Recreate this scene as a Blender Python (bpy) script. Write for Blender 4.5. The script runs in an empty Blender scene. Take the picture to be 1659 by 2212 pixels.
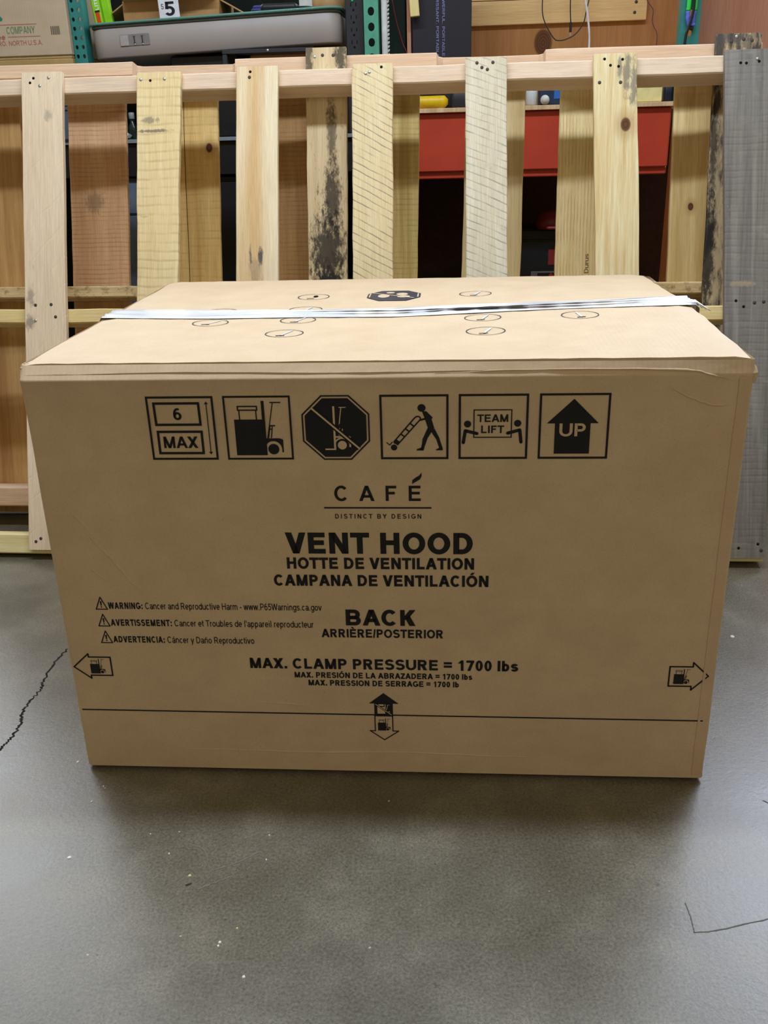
import bpy, math, random
from mathutils import Matrix, Vector
SC = bpy.context.scene
COL = SC.collection
pi = math.pi

# ------------------------------------------------------------------ camera
PITCH, ROLL, FPX = .3885, -.0276, 2000.2
fw = Vector((0, math.cos(PITCH), -math.sin(PITCH)))
rt = Vector((1, 0, 0))
up = rt.cross(fw)
rt2 = math.cos(ROLL)*rt + math.sin(ROLL)*up
up2 = -math.sin(ROLL)*rt + math.cos(ROLL)*up
cd = bpy.data.cameras.new('camera')
cam = bpy.data.objects.new('camera', cd)
COL.objects.link(cam)
m = Matrix.Identity(4)
for i in range(3):
    m[i][0], m[i][1], m[i][2] = rt2[i], up2[i], -fw[i]
m[2][3] = 1.0
cam.matrix_world = m
cd.sensor_fit = 'VERTICAL'
cd.sensor_height = 36
cd.lens = 36*FPX/2212
cd.clip_start = .02
SC.camera = cam

# ------------------------------------------------------------------ light
SC.view_settings.view_transform = 'Standard'
SC.view_settings.look = 'None'
SC.view_settings.exposure = 0.0
SC.view_settings.gamma = 1
SC.view_settings.use_curve_mapping = False
wd = bpy.data.worlds.new('workshop_air')
SC.world = wd
wd.use_nodes = True
bgn = wd.node_tree.nodes['Background']
bgn.inputs[0].default_value = (1.0, .83, .56, 1)
bgn.inputs[1].default_value = .325

def lamp(name, loc, sx, sy, power, col=(1, 1, 1), aim=None):
    l = bpy.data.lights.new(name, 'AREA')
    l.shape = 'RECTANGLE'
    l.size, l.size_y, l.energy, l.color = sx, sy, power, col
    o = bpy.data.objects.new(name, l)
    o.location = loc
    if aim:
        o.rotation_euler = (Vector(aim)-Vector(loc)).to_track_quat('-Z', 'Y').to_euler()
    COL.objects.link(o)
    return o
lamp('ceiling_tube_over_carton', (.0, 1.60, 2.60), 2.4, .045, 54, (.83, .955, 1.14))
lamp('ceiling_panel_beyond_rack', (2.9, 5.4, 3.5), 1.9, 3.2, 255, (.82, .92, 1.14))
lamp('small_ceiling_panel_beyond_rack', (-2.9, 5.5, 3.5), 1.9, 3.0, 150, (.88, .95, 1.08))
lamp('fill_lamp_behind_camera', (.2, -1.8, 3.0), 3.0, .2, 16, (1, .95, .86))  # unseen fill lamp, added to light the carton front

# ------------------------------------------------------------------ helpers
def C(h):
    h = h.lstrip('#')
    r = []
    for i in (0, 2, 4):
        c = int(h[i:i+2], 16)/255
        r.append(c/12.92 if c <= .04045 else ((c+.055)/1.055)**2.4)
    return (r[0], r[1], r[2], 1)

class NT:
    def __init__(s, name):
        s.m = bpy.data.materials.new(name)
        s.m.use_nodes = True
        s.t = s.m.node_tree
        s.b = s.t.nodes['Principled BSDF']
    def n(s, typ, **kw):
        nd = s.t.nodes.new(typ)
        for k, v in kw.items():
            setattr(nd, k, v)
        return nd
    def put(s, sock, v):
        if isinstance(v, bpy.types.NodeSocket):
            s.t.links.new(v, sock)
        elif isinstance(v, (tuple, list)) and len(v) == 3 and sock.type == 'RGBA':
            sock.default_value = (*v, 1)
        else:
            sock.default_value = v
    def coord(s, scale=(1, 1, 1), loc=(0, 0, 0), rot=(0, 0, 0), kind='Object'):
        c = s.n('ShaderNodeTexCoord')
        mp = s.n('ShaderNodeMapping')
        s.t.links.new(c.outputs[kind], mp.inputs[0])
        mp.inputs['Scale'].default_value = scale
        mp.inputs['Location'].default_value = loc
        mp.inputs['Rotation'].default_value = rot
        return mp.outputs[0]
    def noise(s, vec, scale=1, detail=4, rough=.55, dist=0):
        nd = s.n('ShaderNodeTexNoise')
        s.put(nd.inputs['Vector'], vec)
        nd.inputs['Scale'].default_value = scale
        nd.inputs['Detail'].default_value = detail
        nd.inputs['Roughness'].default_value = rough
        nd.inputs['Distortion'].default_value = dist
        return nd.outputs['Fac']
    def ramp(s, fac, stops):
        nd = s.n('ShaderNodeValToRGB')
        s.put(nd.inputs[0], fac)
        e = nd.color_ramp.elements
        while len(e) < len(stops):
            e.new(.5)
        for el, (p, c) in zip(e, stops):
            el.position = p
            el.color = c if len(c) == 4 else (*c, 1)
        return nd.outputs[0]
    def rng(s, v, a, b, c=0., d=1.):
        nd = s.n('ShaderNodeMapRange')
        s.put(nd.inputs[0], v)
        nd.inputs[1].default_value, nd.inputs[2].default_value = a, b
        nd.inputs[3].default_value, nd.inputs[4].default_value = c, d
        return nd.outputs[0]
    def math(s, op, a, b=0.):
        nd = s.n('ShaderNodeMath', operation=op)
        s.put(nd.inputs[0], a)
        s.put(nd.inputs[1], b)
        return nd.outputs[0]
    def mix(s, fac, a, b, mode='MIX'):
        nd = s.n('ShaderNodeMix', data_type='RGBA', blend_type=mode)
        s.put(nd.inputs[0], fac)
        s.put(nd.inputs[6], a)
        s.put(nd.inputs[7], b)
        return nd.outputs[2]
    def bump(s, h, strength=.3, dist=.002):
        nd = s.n('ShaderNodeBump')
        s.put(nd.inputs['Height'], h)
        nd.inputs['Strength'].default_value = strength
        nd.inputs['Distance'].default_value = dist
        s.t.links.new(nd.outputs[0], s.b.inputs['Normal'])
    def done(s, col, rough=.6, spec=.3, metal=0.):
        s.put(s.b.inputs['Base Color'], col)
        s.put(s.b.inputs['Roughness'], rough)
        s.b.inputs['Specular IOR Level'].default_value = spec
        s.b.inputs['Metallic'].default_value = metal
        return s.m

def plain(name, hexc, rough=.55, spec=.3, metal=0., var=.12, scale=40):
    t = NT(name)
    c = C(hexc)
    f = t.noise(t.coord(), scale, 4)
    d = tuple(x*(1-var) for x in c[:3])
    l = tuple(min(1, x*(1+var)) for x in c[:3])
    return t.done(t.ramp(f, [(.3, d), (.7, l)]), rough, spec, metal)

def wood(name, light, dark, seed=0, gscale=1., gmix=1., saw=None, stains=(), knots=(), rough=.75, bump=.35, fiber=.35, blots=()):
    """long axis = local Z. saw=(angle, spacing, strength, colour, width); stains=(scale, lo, hi, colour, amount)"""
    t = NT(name)
    loc = (seed*3.17, seed*1.31, seed*2.23)
    lc, dk = tuple(min(.85, a*b) for a, b in zip(C(light), (1.27, 1.38, 1.58, 1))), tuple(min(.85, a*b) for a, b in zip(C(dark), (1.27, 1.38, 1.58, 1)))
    base = t.noise(t.coord((38*gscale, 38*gscale, 1.6*gscale), loc), 1, 5, .6, .6)
    g = t.rng(base, .34, .66)
    col = t.mix(t.math('MULTIPLY', g, gmix), lc, dk)
    fib = t.noise(t.coord((420, 420, 14), loc), 1, 3, .7)
    col = t.mix(fiber, col, t.ramp(fib, [(.35, (.62, .60, .57)), (.62, (1.12, 1.12, 1.12))]), 'MULTIPLY')
    hgt = t.math('ADD', t.math('MULTIPLY', base, .6), t.math('MULTIPLY', fib, .4))
    big = t.noise(t.coord((5, 5, 3), loc), 1, 3)
    col = t.mix(t.rng(big, .35, .7, 0, .3), col, t.mix(1, col, (.86, .80, .70), 'MULTIPLY'))
    if saw:
        ang, sp, st, sc_, wd_ = saw
        cd_ = t.coord((1, 1, 1), loc)
        dt = t.n('ShaderNodeVectorMath', operation='DOT_PRODUCT')
        t.put(dt.inputs[0], cd_)
        dt.inputs[1].default_value = (math.sin(ang)/sp, 0, math.cos(ang)/sp)
        wob = t.noise(t.coord((6, 6, 6), loc), 1, 3)
        v = t.math('ADD', dt.outputs['Value'], t.math('MULTIPLY', wob, 1.1))
        fr = t.math('FRACT', v)
        ln = t.math('ABSOLUTE', t.math('SUBTRACT', fr, .5))
        ln = t.rng(ln, 0, wd_, 1, 0)
        msk = t.rng(t.noise(t.coord((16, 16, 22), (loc[1], loc[0], 1)), 1, 4), .35, .62)
        ln = t.math('MULTIPLY', ln, msk)
        col = t.mix(t.math('MULTIPLY', ln, st), col, C(sc_))
        hgt = t.math('SUBTRACT', hgt, t.math('MULTIPLY', ln, .8))
    for k, (ss, lo, hi, scol, am) in enumerate(stains):
        f = t.noise(t.coord(ss, (loc[0]+k*7.7, 0, loc[2]+k*3.1)), 1, 6, .7)
        col = t.mix(t.rng(f, lo, hi, 0, am), col, C(scol))
    if blots:
        brk = t.noise(t.coord((90, 90, 40), (loc[2], 1, loc[0])), 1, 5, .75)
    for (bx_, bz_, rx_, rz_, bcol, bam) in blots:
        cc = t.coord((1/rx_, 0, 1/rz_))
        vm = t.n('ShaderNodeVectorMath', operation='DISTANCE')
        t.put(vm.inputs[0], cc)
        vm.inputs[1].default_value = (bx_/rx_, 0, bz_/rz_)
        edge = t.math('ADD', vm.outputs['Value'], t.math('MULTIPLY', t.math('SUBTRACT', brk, .5), 3.2))
        col = t.mix(t.rng(edge, .55, 1.15, bam, 0), col, C(bcol))
    for (kx, kz, kr) in knots:
        cc = t.coord((1, 0, .72))
        vm = t.n('ShaderNodeVectorMath', operation='DISTANCE')
        t.put(vm.inputs[0], cc)
        vm.inputs[1].default_value = (kx, 0, kz*.72)
        halo = t.rng(vm.outputs['Value'], kr*.9, kr*2.6, .55, 0)
        col = t.mix(halo, col, C('#a87c45'))
        ring = t.math('SINE', t.math('MULTIPLY', vm.outputs['Value'], 900))
        kc = t.ramp(t.rng(ring, -1, 1), [(0, C('#55351f')), (1, C('#6a4529'))])
        col = t.mix(t.rng(vm.outputs['Value'], kr*.75, kr, 1, 0), col, kc)
    t.bump(hgt, bump, .002)
    return t.done(col, rough, .22)

class MB:
    def __init__(s):
        s.v, s.f, s.mi, s.sm = [], [], [], []
    def face(s, pts, mi=0, sm=False):
        i = len(s.v)
        s.v += [tuple(p) for p in pts]
        s.f.append(tuple(range(i, i+len(pts))))
        s.mi.append(mi); s.sm.append(sm)
    def grid(s, rows, closed=False, mi=0, sm=True):
        b = len(s.v)
        n = len(rows[0])
        for r in rows:
            s.v += [tuple(p) for p in r]
        for i in range(len(rows)-1):
            for j in range(n if closed else n-1):
                k = (j+1) % n
                s.f.append((b+i*n+j, b+i*n+k, b+(i+1)*n+k, b+(i+1)*n+j))
                s.mi.append(mi); s.sm.append(sm)
        return b
    def cap(s, b, n, rev=False, mi=0):
        idx = list(range(b, b+n))
        s.f.append(tuple(reversed(idx)) if rev else tuple(idx))
        s.mi.append(mi); s.sm.append(False)
    def loft(s, rings, mi=0, sm=False):
        n = len(rings[0])
        b = s.grid(rings, True, mi, sm)
        s.cap(b, n, True, mi)
        s.cap(b+(len(rings)-1)*n, n, False, mi)
    def box(s, x0, x1, y0, y1, z0, z1, c=.0015, mi=0, M=None):
        """box with chamfered edges"""
        c = min(c, (x1-x0)*.3, (y1-y0)*.3, (z1-z0)*.3)
        def sec(i, z):
            a, b_, d, e = x0+i, x1-i, y0+i, y1-i
            return [(a+c, d, z), (b_-c, d, z), (b_, d+c, z), (b_, e-c, z), (b_-c, e, z), (a+c, e, z), (a, e-c, z), (a, d+c, z)]
        rr = [sec(c, z0), sec(0, z0+c), sec(0, z1-c), sec(c, z1)]
        if M:
            rr = [[M @ Vector(p) for p in r] for r in rr]
        s.loft(rr, mi)
    def rbox(s, x0, x1, y0, y1, z0, z1, r=.02, c=.003, seg=6, mi=0):
        """rounded in plan"""
        def sec(i, z):
            o = []
            rr = max(r-i, .0005)
            for (cx, cy, a0) in ((x1-r, y0+r, -90), (x1-r, y1-r, 0), (x0+r, y1-r, 90), (x0+r, y0+r, 180)):
                for k in range(seg+1):
                    a = math.radians(a0+90*k/seg)
                    o.append((cx+rr*math.cos(a), cy+rr*math.sin(a), z))
            return o
        s.loft([sec(c, z0), sec(0, z0+c), sec(0, z1-c), sec(c, z1)], mi, True)
    def lathe(s, prof, cx=0, cy=0, seg=20, mi=0, M=None):
        rr = [[(cx+r*math.cos(2*pi*k/seg), cy+r*math.sin(2*pi*k/seg), z) for k in range(seg)] for r, z in prof]
        if M:
            rr = [[M @ Vector(p) for p in r] for r in rr]
        s.loft(rr, mi, True)
    def tube(s, pts, r, seg=8, mi=0):
        P = [Vector(p) for p in pts]
        rr = []
        for i, p in enumerate(P):
            d = (P[min(i+1, len(P)-1)]-P[max(i-1, 0)]).normalized()
            a = d.cross(Vector((0, 1, 0)))
            if a.length < .1:
                a = d.cross(Vector((1, 0, 0)))
            a.normalize()
            b = d.cross(a)
            q = r(i) if callable(r) else r
            rr.append([p+a*q*math.cos(2*pi*k/seg)+b*q*math.sin(2*pi*k/seg) for k in range(seg)])
        s.loft(rr, mi, True)
    def build(s, name, mats, parent=None, loc=(0, 0, 0), rot=(0, 0, 0)):
        me = bpy.data.meshes.new(name)
        me.from_pydata([tuple(p) for p in s.v], [], s.f)
        for mm in (mats if isinstance(mats, (list, tuple)) else [mats]):
            me.materials.append(mm)
        me.polygons.foreach_set('material_index', s.mi)
        me.polygons.foreach_set('use_smooth', s.sm)
        me.update()
        o = bpy.data.objects.new(name, me)
        COL.objects.link(o)
        o.location, o.rotation_euler = loc, rot
        if parent:
            o.parent = parent
        return o

def smooth(pts, n=6):
    """Catmull-Rom through points"""
    P = [Vector(p) for p in pts]
    P = [P[0]*2-P[1]] + P + [P[-1]*2-P[-2]]
    o = []
    for i in range(1, len(P)-2):
        for k in range(n):
            t = k/n
            a, b, c, d = P[i-1:i+3]
            o.append(.5*((2*b)+(c-a)*t+(2*a-5*b+4*c-d)*t*t+(3*b-a-3*c+d)*t**3))
    o.append(P[-2])
    return o

def tag(o, label=None, cat=None, group=None, kind=None):
    if label: o['label'] = label
    if cat: o['category'] = cat
    if group: o['group'] = group
    if kind: o['kind'] = kind
    return o
def thing(name, label, cat, loc=(0, 0, 0), rz=0, group=None):
    o = bpy.data.objects.new(name, None)
    o.empty_display_size = .05
    COL.objects.link(o)
    o.location, o.rotation_euler = loc, (0, 0, rz)
    return tag(o, label, cat, group)

# ------------------------------------------------------------------ stroke lettering
def rect(x0, y0, x1, y1): return [(x0, y0), (x1, y0), (x1, y1), (x0, y1)]
def dia(x0, y0, x1, y1, w): return [(x0-w/2, y0), (x0+w/2, y0), (x1+w/2, y1), (x1-w/2, y1)]
def arc(cx, cy, rx, ry, a0, a1, t, h, n=None):
    n = n or max(3, int(abs(a1-a0)/14))
    o = []
    for i in range(n):
        q = []
        for k, inn in ((i, 0), (i+1, 0), (i+1, 1), (i, 1)):
            a = math.radians(a0+(a1-a0)*k/n)
            q.append((cx+(rx-inn*t)*math.cos(a), cy+(ry-inn*h)*math.sin(a)))
        o.append(q)
    return o
def disc(cx, cy, rx, ry=None, n=20):
    ry = ry or rx
    return [[(cx+rx*math.cos(2*pi*k/n), cy+ry*math.sin(2*pi*k/n)) for k in range(n)]]
def line(x0, y0, x1, y1, w):
    d = math.hypot(x1-x0, y1-y0)
    nx, ny = -(y1-y0)/d*w/2, (x1-x0)/d*w/2
    return [(x0+nx, y0+ny), (x0-nx, y0-ny), (x1-nx, y1-ny), (x1+nx, y1+ny)]
def pline(pts, w, closed=False, caps=False):
    o = []
    n = len(pts)
    for i in range(n if closed else n-1):
        o.append(line(*pts[i], *pts[(i+1) % n], w))
    for i in range(n):
        if closed or 0 < i < n-1 or caps:
            o += disc(*pts[i], w/2, n=10)
    return o
def frame(x0, y0, x1, y1, w):
    return [rect(x0, y0, x1, y0+w), rect(x0, y1-w, x1, y1), rect(x0, y0+w, x0+w, y1-w), rect(x1-w, y0+w, x1, y1-w)]

ADV = dict(zip("ABCDEFGHIJKLMNOPQRSTUVWXYZ", [.722, .722, .722, .722, .667, .611, .778, .722, .278, .556, .722, .611, .833, .722, .778, .667, .778, .722, .667, .611, .722, .667, .944, .667, .667, .611]))
ADV.update({c: .556 for c in '0123456789'})
ADV.update({' ': .278, '.': .278, '=': .584, '/': .278, ':': .3, '-': .333, "'": .2, '!': .3, '$': .556})
ADV.update(dict(zip("abcdefghilmnopqrstuvwxy", [.556, .58, .53, .58, .556, .3, .58, .58, .25, .25, .86, .58, .58, .58, .58, .36, .53, .3, .58, .53, .75, .53, .53])))
BASE = {'É': ('E', "'"), 'È': ('E', '`'), 'Ó': ('O', "'"), 'á': ('a', "'"), 'ñ': ('n', '~')}
def glyph(ch, t):
    """returns (polys, ink width) in cap-height units"""
    h = t*.88
    a = ADV[ch]/.716
    sb = .085 if ch in 'BDEFHIKLMNPRhiklmnrbp' else (.05 if ch not in 'AVWXYTvwy' else .012)
    w = a-2*sb
    P = []
    def bowl(x0, x1, y0, y1):
        ry = (y1-y0)/2
        rx = min(ry*1.05, x1-x0)
        xm = x1-rx
        return [rect(x0, y1-h, xm, y1), rect(x0, y0, xm, y0+h)] + arc(xm, (y0+y1)/2, rx, ry, -90, 90, t, h)
    hw = t*1.12
    X = .725
    if ch == 'A':
        P = [dia(hw/2, 0, w/2, 1, hw), dia(w-hw/2, 0, w/2, 1, hw), rect(w*.24, .22, w*.76, .22+h)]
    elif ch == 'B':
        P = [rect(0, 0, t, 1)] + bowl(t*.8, w*.95, .5-h/2, 1) + bowl(t*.8, w, 0, .5+h/2)
    elif ch == 'C': P = arc(w/2, .5, w/2, .515, 42, 318, t, h)
    elif ch == 'D':
        xm = w-.46
        P = [rect(0, 0, t, 1), rect(t*.8, 1-h, xm, 1), rect(t*.8, 0, xm, h)] + arc(xm, .5, .46, .5, -90, 90, t, h)
    elif ch == 'E': P = [rect(0, 0, t, 1), rect(t, 0, w, h), rect(t, 1-h, w*.98, 1), rect(t, .52-h/2, w*.92, .52+h/2)]
    elif ch == 'F': P = [rect(0, 0, t, 1), rect(t, 1-h, w, 1), rect(t, .52-h/2, w*.86, .52+h/2)]
    elif ch == 'G': P = arc(w/2, .5, w/2, .515, 40, 335, t, h) + [rect(w-t, .12, w, .52), rect(w*.55, .52-h, w, .52)]
    elif ch == 'H': P = [rect(0, 0, t, 1), rect(w-t, 0, w, 1), rect(t, .53-h/2, w-t, .53+h/2)]
    elif ch == 'I': P = [rect(w/2-t/2, 0, w/2+t/2, 1)]
    elif ch == 'K': P = [rect(0, 0, t, 1), dia(t*.9, .38, w-hw*.55, 1, hw*1.15), dia(w-hw*.6, 0, w*.44, .62, hw*1.2)]
    elif ch == 'L': P = [rect(0, 0, t, 1), rect(t, 0, w, h)]
    elif ch == 'M': P = [rect(0, 0, t, 1), rect(w-t, 0, w, 1), dia(w/2, 0, t*.55, 1, hw), dia(w/2, 0, w-t*.55, 1, hw)]
    elif ch == 'N': P = [rect(0, 0, t, 1), rect(w-t, 0, w, 1), dia(w-t*.55, 0, t*.55, 1, hw)]
    elif ch in 'O': P = arc(w/2, .5, w/2, .515, 0, 360, t, h)
    elif ch == 'P': P = [rect(0, 0, t, 1)] + bowl(t*.8, w, .40-h*.2, 1)
    elif ch == 'R': P = [rect(0, 0, t, 1)] + bowl(t*.8, w*.94, .44-h*.2, 1) + [dia(w-hw*.62, 0, w*.52, .46, hw*1.15)]
    elif ch in 'Ss':
        top = 1.015 if ch == 'S' else X+.01
        mid = top*.505
        r1, r2 = (top-mid+h/2)/2, (mid+h/2+.015)/2
        P = arc(w/2, top-r1, w*.48, r1, 20, 270, t, h) + arc(w/2, -.015+r2, w/2, r2, 90, -160, t, h)
    elif ch == 'T': P = [rect(0, 1-h, w, 1), rect(w/2-t/2, 0, w/2+t/2, 1-h)]
    elif ch == 'U': P = [rect(0, .38, t, 1), rect(w-t, .38, w, 1)] + arc(w/2, .38, w/2, .395, 180, 360, t, h)
    elif ch == 'V': P = [dia(w/2, 0, hw/2, 1, hw), dia(w/2, 0, w-hw/2, 1, hw)]
    elif ch == 'W': P = [dia(w*.27, 0, hw/2, 1, hw), dia(w*.27, 0, w/2, 1, hw), dia(w*.73, 0, w/2, 1, hw), dia(w*.73, 0, w-hw/2, 1, hw)]
    elif ch == 'X': P = [dia(hw*.6, 0, w-hw*.6, 1, hw*1.2), dia(w-hw*.6, 0, hw*.6, 1, hw*1.2)]
    elif ch == 'Y': P = [rect(w/2-t/2, 0, w/2+t/2, .46), dia(w/2, .40, hw*.6, 1, hw*1.1), dia(w/2, .40, w-hw*.6, 1, hw*1.1)]
    elif ch == 'Z': P = [rect(0, 1-h, w, 1), rect(0, 0, w, h), dia(hw*.6, h*.8, w-hw*.6, 1-h*.8, hw*1.2)]
    elif ch == '0': P = arc(w/2, .5, w*.47, .515, 0, 360, t, h)
    elif ch == '1': P = [rect(w*.42, 0, w*.42+t, 1), dia(w*.16+t*.2, .70, w*.42+t*.35, .93, t*1.1)]
    elif ch == '5': P = [rect(w*.12, 1-h, w*.94, 1), dia(w*.1+t*.4, .48, w*.18+t*.4, 1, t*.95)] + arc(w*.48, .335, w*.5, .345, 135, -150, t, h)
    elif ch == '6': P = arc(w/2, .33, w*.49, .345, 0, 360, t, h) + arc(w*.56, .47, w*.55, .545, 62, 200, t, h)
    elif ch == '7': P = [rect(0, 1-h, w, 1), dia(w*.32, 0, w-t*.6, 1-h*.6, t*1.1)]
    elif ch == '$': P = glyph('S', t)[0] + [rect(w*.46, -.1, w*.54, 1.1)]
    elif ch == '.': P = [rect(w/2-t/2, 0, w/2+t/2, t)]
    elif ch == ':': P = [rect(w/2-t/2, 0, w/2+t/2, t), rect(w/2-t/2, X-t, w/2+t/2, X)]
    elif ch == '=': P = [rect(0, .28, w, .28+h), rect(0, .60, w, .60+h)]
    elif ch == '-': P = [rect(0, .30, w, .30+h)]
    elif ch == '/': P = [dia(t*.3, -.02, w-t*.3, 1.02, t*.8)]
    elif ch == "'": P = [rect(w/2-t/2, .68, w/2+t/2, 1)]
    elif ch == '!': P = [rect(w/2-t/2, 0, w/2+t/2, t), rect(w/2-t/2, .28, w/2+t/2, 1)]
    elif ch == 'a': P = arc(w*.47, .215, w*.45, .23, 0, 360, t, h) + [rect(w-t, 0, w, .5)] + arc(w/2, X-.24, w/2, .25, 0, 155, t, h)
    elif ch == 'b': P = [rect(0, 0, t, 1)] + arc(w/2, X/2, w/2, X/2+.01, 0, 360, t, h)
    elif ch == 'd': P = [rect(w-t, 0, w, 1)] + arc(w/2, X/2, w/2, X/2+.01, 0, 360, t, h)
    elif ch == 'p': P = [rect(0, -.28, t, X)] + arc(w/2, X/2, w/2, X/2+.01, 0, 360, t, h)
    elif ch == 'g': P = [rect(w-t, 0, w, X)] + arc(w/2, X/2, w/2, X/2+.01, 0, 360, t, h) + arc(w/2, -.02, w/2, .27, 0, -155, t, h)
    elif ch == 'c': P = arc(w/2, X/2, w/2, X/2+.01, 45, 315, t, h)
    elif ch == 'e': P = arc(w/2, X/2, w/2, X/2+.01, 0, 315, t, h) + [rect(t*.5, X/2-h/2, w-t*.1, X/2+h/2)]
    elif ch == 'o': P = arc(w/2, X/2, w/2, X/2+.01, 0, 360, t, h)
    elif ch == 'f': P = [rect(w*.3, 0, w*.3+t, .8), rect(0, X-h, w, X)] + arc(w*.3+.2, .8, .2, .2, 90, 180, t, h)
    elif ch == 't': P = [rect(w*.25, .12, w*.25+t, .95), rect(0, X-h, w, X)] + arc(w*.25+.22, .2, .22, .2, 180, 270, t, h)
    elif ch == 'h': P = [rect(0, 0, t, 1), rect(w-t, 0, w, X-.25)] + arc(w/2, X-.26, w/2, .27, 0, 180, t, h)
    elif ch == 'n': P = [rect(0, 0, t, X), rect(w-t, 0, w, X-.25)] + arc(w/2, X-.26, w/2, .27, 0, 180, t, h)
    elif ch == 'u': P = [rect(w-t, 0, w, X), rect(0, .25, t, X)] + arc(w/2, .26, w/2, .27, 180, 360, t, h)
    elif ch == 'm':
        q = (w+t)/2
        P = [rect(0, 0, t, X), rect(q-t, 0, q, X-.2), rect(w-t, 0, w, X-.2)] + arc(q/2, X-.22, q/2, .23, 0, 180, t, h) + arc((w+q-t)/2, X-.22, (w-q+t)/2, .23, 0, 180, t, h)
    elif ch == 'r': P = [rect(0, 0, t, X)] + arc(w*.75, X-.3, w*.75, .31, 62, 180, t, h)
    elif ch == 'i': P = [rect(w/2-t/2, 0, w/2+t/2, X), rect(w/2-t/2, 1-h, w/2+t/2, 1)]
    elif ch == 'l': P = [rect(w/2-t/2, 0, w/2+t/2, 1)]
    elif ch == 'v': P = [dia(w/2, 0, hw/2, X, hw), dia(w/2, 0, w-hw/2, X, hw)]
    elif ch == 'y': P = [dia(w/2, 0, hw/2, X, hw), dia(w*.30, -.28, w-hw/2, X, hw)]
    elif ch == 'w': P = [dia(w*.27, 0, hw/2, X, hw), dia(w*.27, 0, w/2, X, hw), dia(w*.73, 0, w/2, X, hw), dia(w*.73, 0, w-hw/2, X, hw)]
    return [[(x+sb, y) for x, y in q] for q in P], a

def text(s, x0, x1, y, cap, t=.205, track=0., t2=None, split=None):
    """polys of a line of lettering fitted between x0 and x1, caps of height cap; t2 = stem after index split"""
    P, x = [], 0
    for i, ch in enumerate(s):
        b, acc = BASE.get(ch, (ch, None))
        tt = t2 if (split and i >= split) else t
        g, a = glyph(b, tt) if b != ' ' else ([], ADV[' ']/.716)
        if split and i < split: a *= 1.06
        P += [[(px+x, py) for px, py in q] for q in g]
        if acc:
            c, top = x+a/2, (1.06 if b.isupper() else .80)
            if acc == "'": P.append(dia(c-.05, top, c+.12, top+.2, tt*1.05))
            elif acc == '`': P.append(dia(c+.05, top, c-.12, top+.2, tt*1.05))
            else: P += [line(c-.2, top+.02, c, top+.12, tt*.6), line(c, top+.12, c+.2, top+.06, tt*.6)]
        x += a+track
    if not P: return []
    lo = min(p[0] for q in P for p in q)
    hi = max(p[0] for q in P for p in q)
    k = (x1-x0)/(hi-lo)
    return [[(x0+(px-lo)*k, y+py*cap) for px, py in q] for q in P]

def place(P, x, y, sx, sy=None):
    sy = sy or sx
    return [[(x+a*sx, y+b*sy) for a, b in q] for q in P]

def printed(name, P, M3, mat, parent, e=.0006):
    """flat ink polygons on a surface; M3 maps (x,y,e) to 3D"""
    b = MB()
    for q in P:
        ar = sum(q[i][0]*q[(i+1) % len(q)][1]-q[(i+1) % len(q)][0]*q[i][1] for i in range(len(q)))
        q = q if ar > 0 else q[::-1]
        b.face([M3(x, y, e) for x, y in q])
    return b.build(name, mat, parent)

# ------------------------------------------------------------------ materials
def cardboard(name, c1, c2, c3, rough=.62, spec=.25, flute=True):
    t = NT(name)
    f = t.noise(t.coord((14, 14, 14)), 1, 5, .6)
    col = t.ramp(f, [(.3, C(c1)), (.7, C(c2))])
    sp = t.noise(t.coord((700, 700, 700)), 1, 2)
    col = t.mix(t.rng(sp, .58, .72, 0, .4), col, C(c3))
    sp2 = t.noise(t.coord((420, 420, 420), (5, 2, 1)), 1, 2)
    col = t.mix(t.rng(sp2, .66, .74, 0, .35), col, C('#e0c6a0'))
    fl = t.n('ShaderNodeTexWave', wave_type='BANDS', bands_direction='X')
    t.put(fl.inputs['Vector'], t.coord())
    fl.inputs['Scale'].default_value = 40
    soft = t.noise(t.coord((9, 9, 16)), 1, 3)
    hg = t.math('ADD', t.math('MULTIPLY', fl.outputs['Fac'], .05 if flute else 0), soft)
    t.bump(hg, .25, .012)
    return t.done(col, rough, spec)
M_card = cardboard('kraft_cardboard', '#c6ae8d', '#cfb897', '#9c7f5b')
M_card_edge = cardboard('kraft_cardboard_cut_edge', '#cdb48f', '#d8c2a0', '#9c7f5b')
M_card_lt = cardboard('pale_cardboard', '#b9a78c', '#c2b095', '#a08a6a')
M_card_old = cardboard('yellowed_cardboard', '#a98e5a', '#b59a66', '#8a7145')
M_card_br = cardboard('brown_cardboard', '#a87a4c', '#b58857', '#7d5836')
M_ink = plain('black_printing_ink', '#191a1c', .5, .3, var=.15)
M_ink_grey = plain('slate_printing_ink', '#33343c', .5, .3)
M_black = plain('black_plastic', '#151618', .45, .4)
M_dark = plain('charcoal_plastic', '#2c2e34', .5, .4)
M_steel = plain('nail_steel', '#b9bcb6', .35, .5, .8)
M_rust = plain('rusty_nail', '#4b4540', .6, .3, .3)
M_hole = plain('nail_hole', '#1d1712', .9, .1)
def tape_mat():
    t = NT('glossy_packing_tape')
    f = t.noise(t.coord((2.2, 160, 8)), 1, 5, .65)
    g = t.noise(t.coord((30, 60, 10), (3, 1, 0)), 1, 3)
    col = t.ramp(f, [(.32, C('#8f9499')), (.44, C('#e9edf0')), (.75, C('#ffffff'))])  # grey-to-white streaks paint in the reflections along the wrinkled tape
    t.bump(t.math('ADD', f, t.math('MULTIPLY', g, .4)), .6, .004)
    t.b.inputs['Coat Weight'].default_value = .6
    t.b.inputs['Coat Roughness'].default_value = .12
    return t.done(col, .22, .6)
M_tape = tape_mat()
M_slit = plain('pale_slit_fibre', '#cfd9dd', .4, .4)

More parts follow.
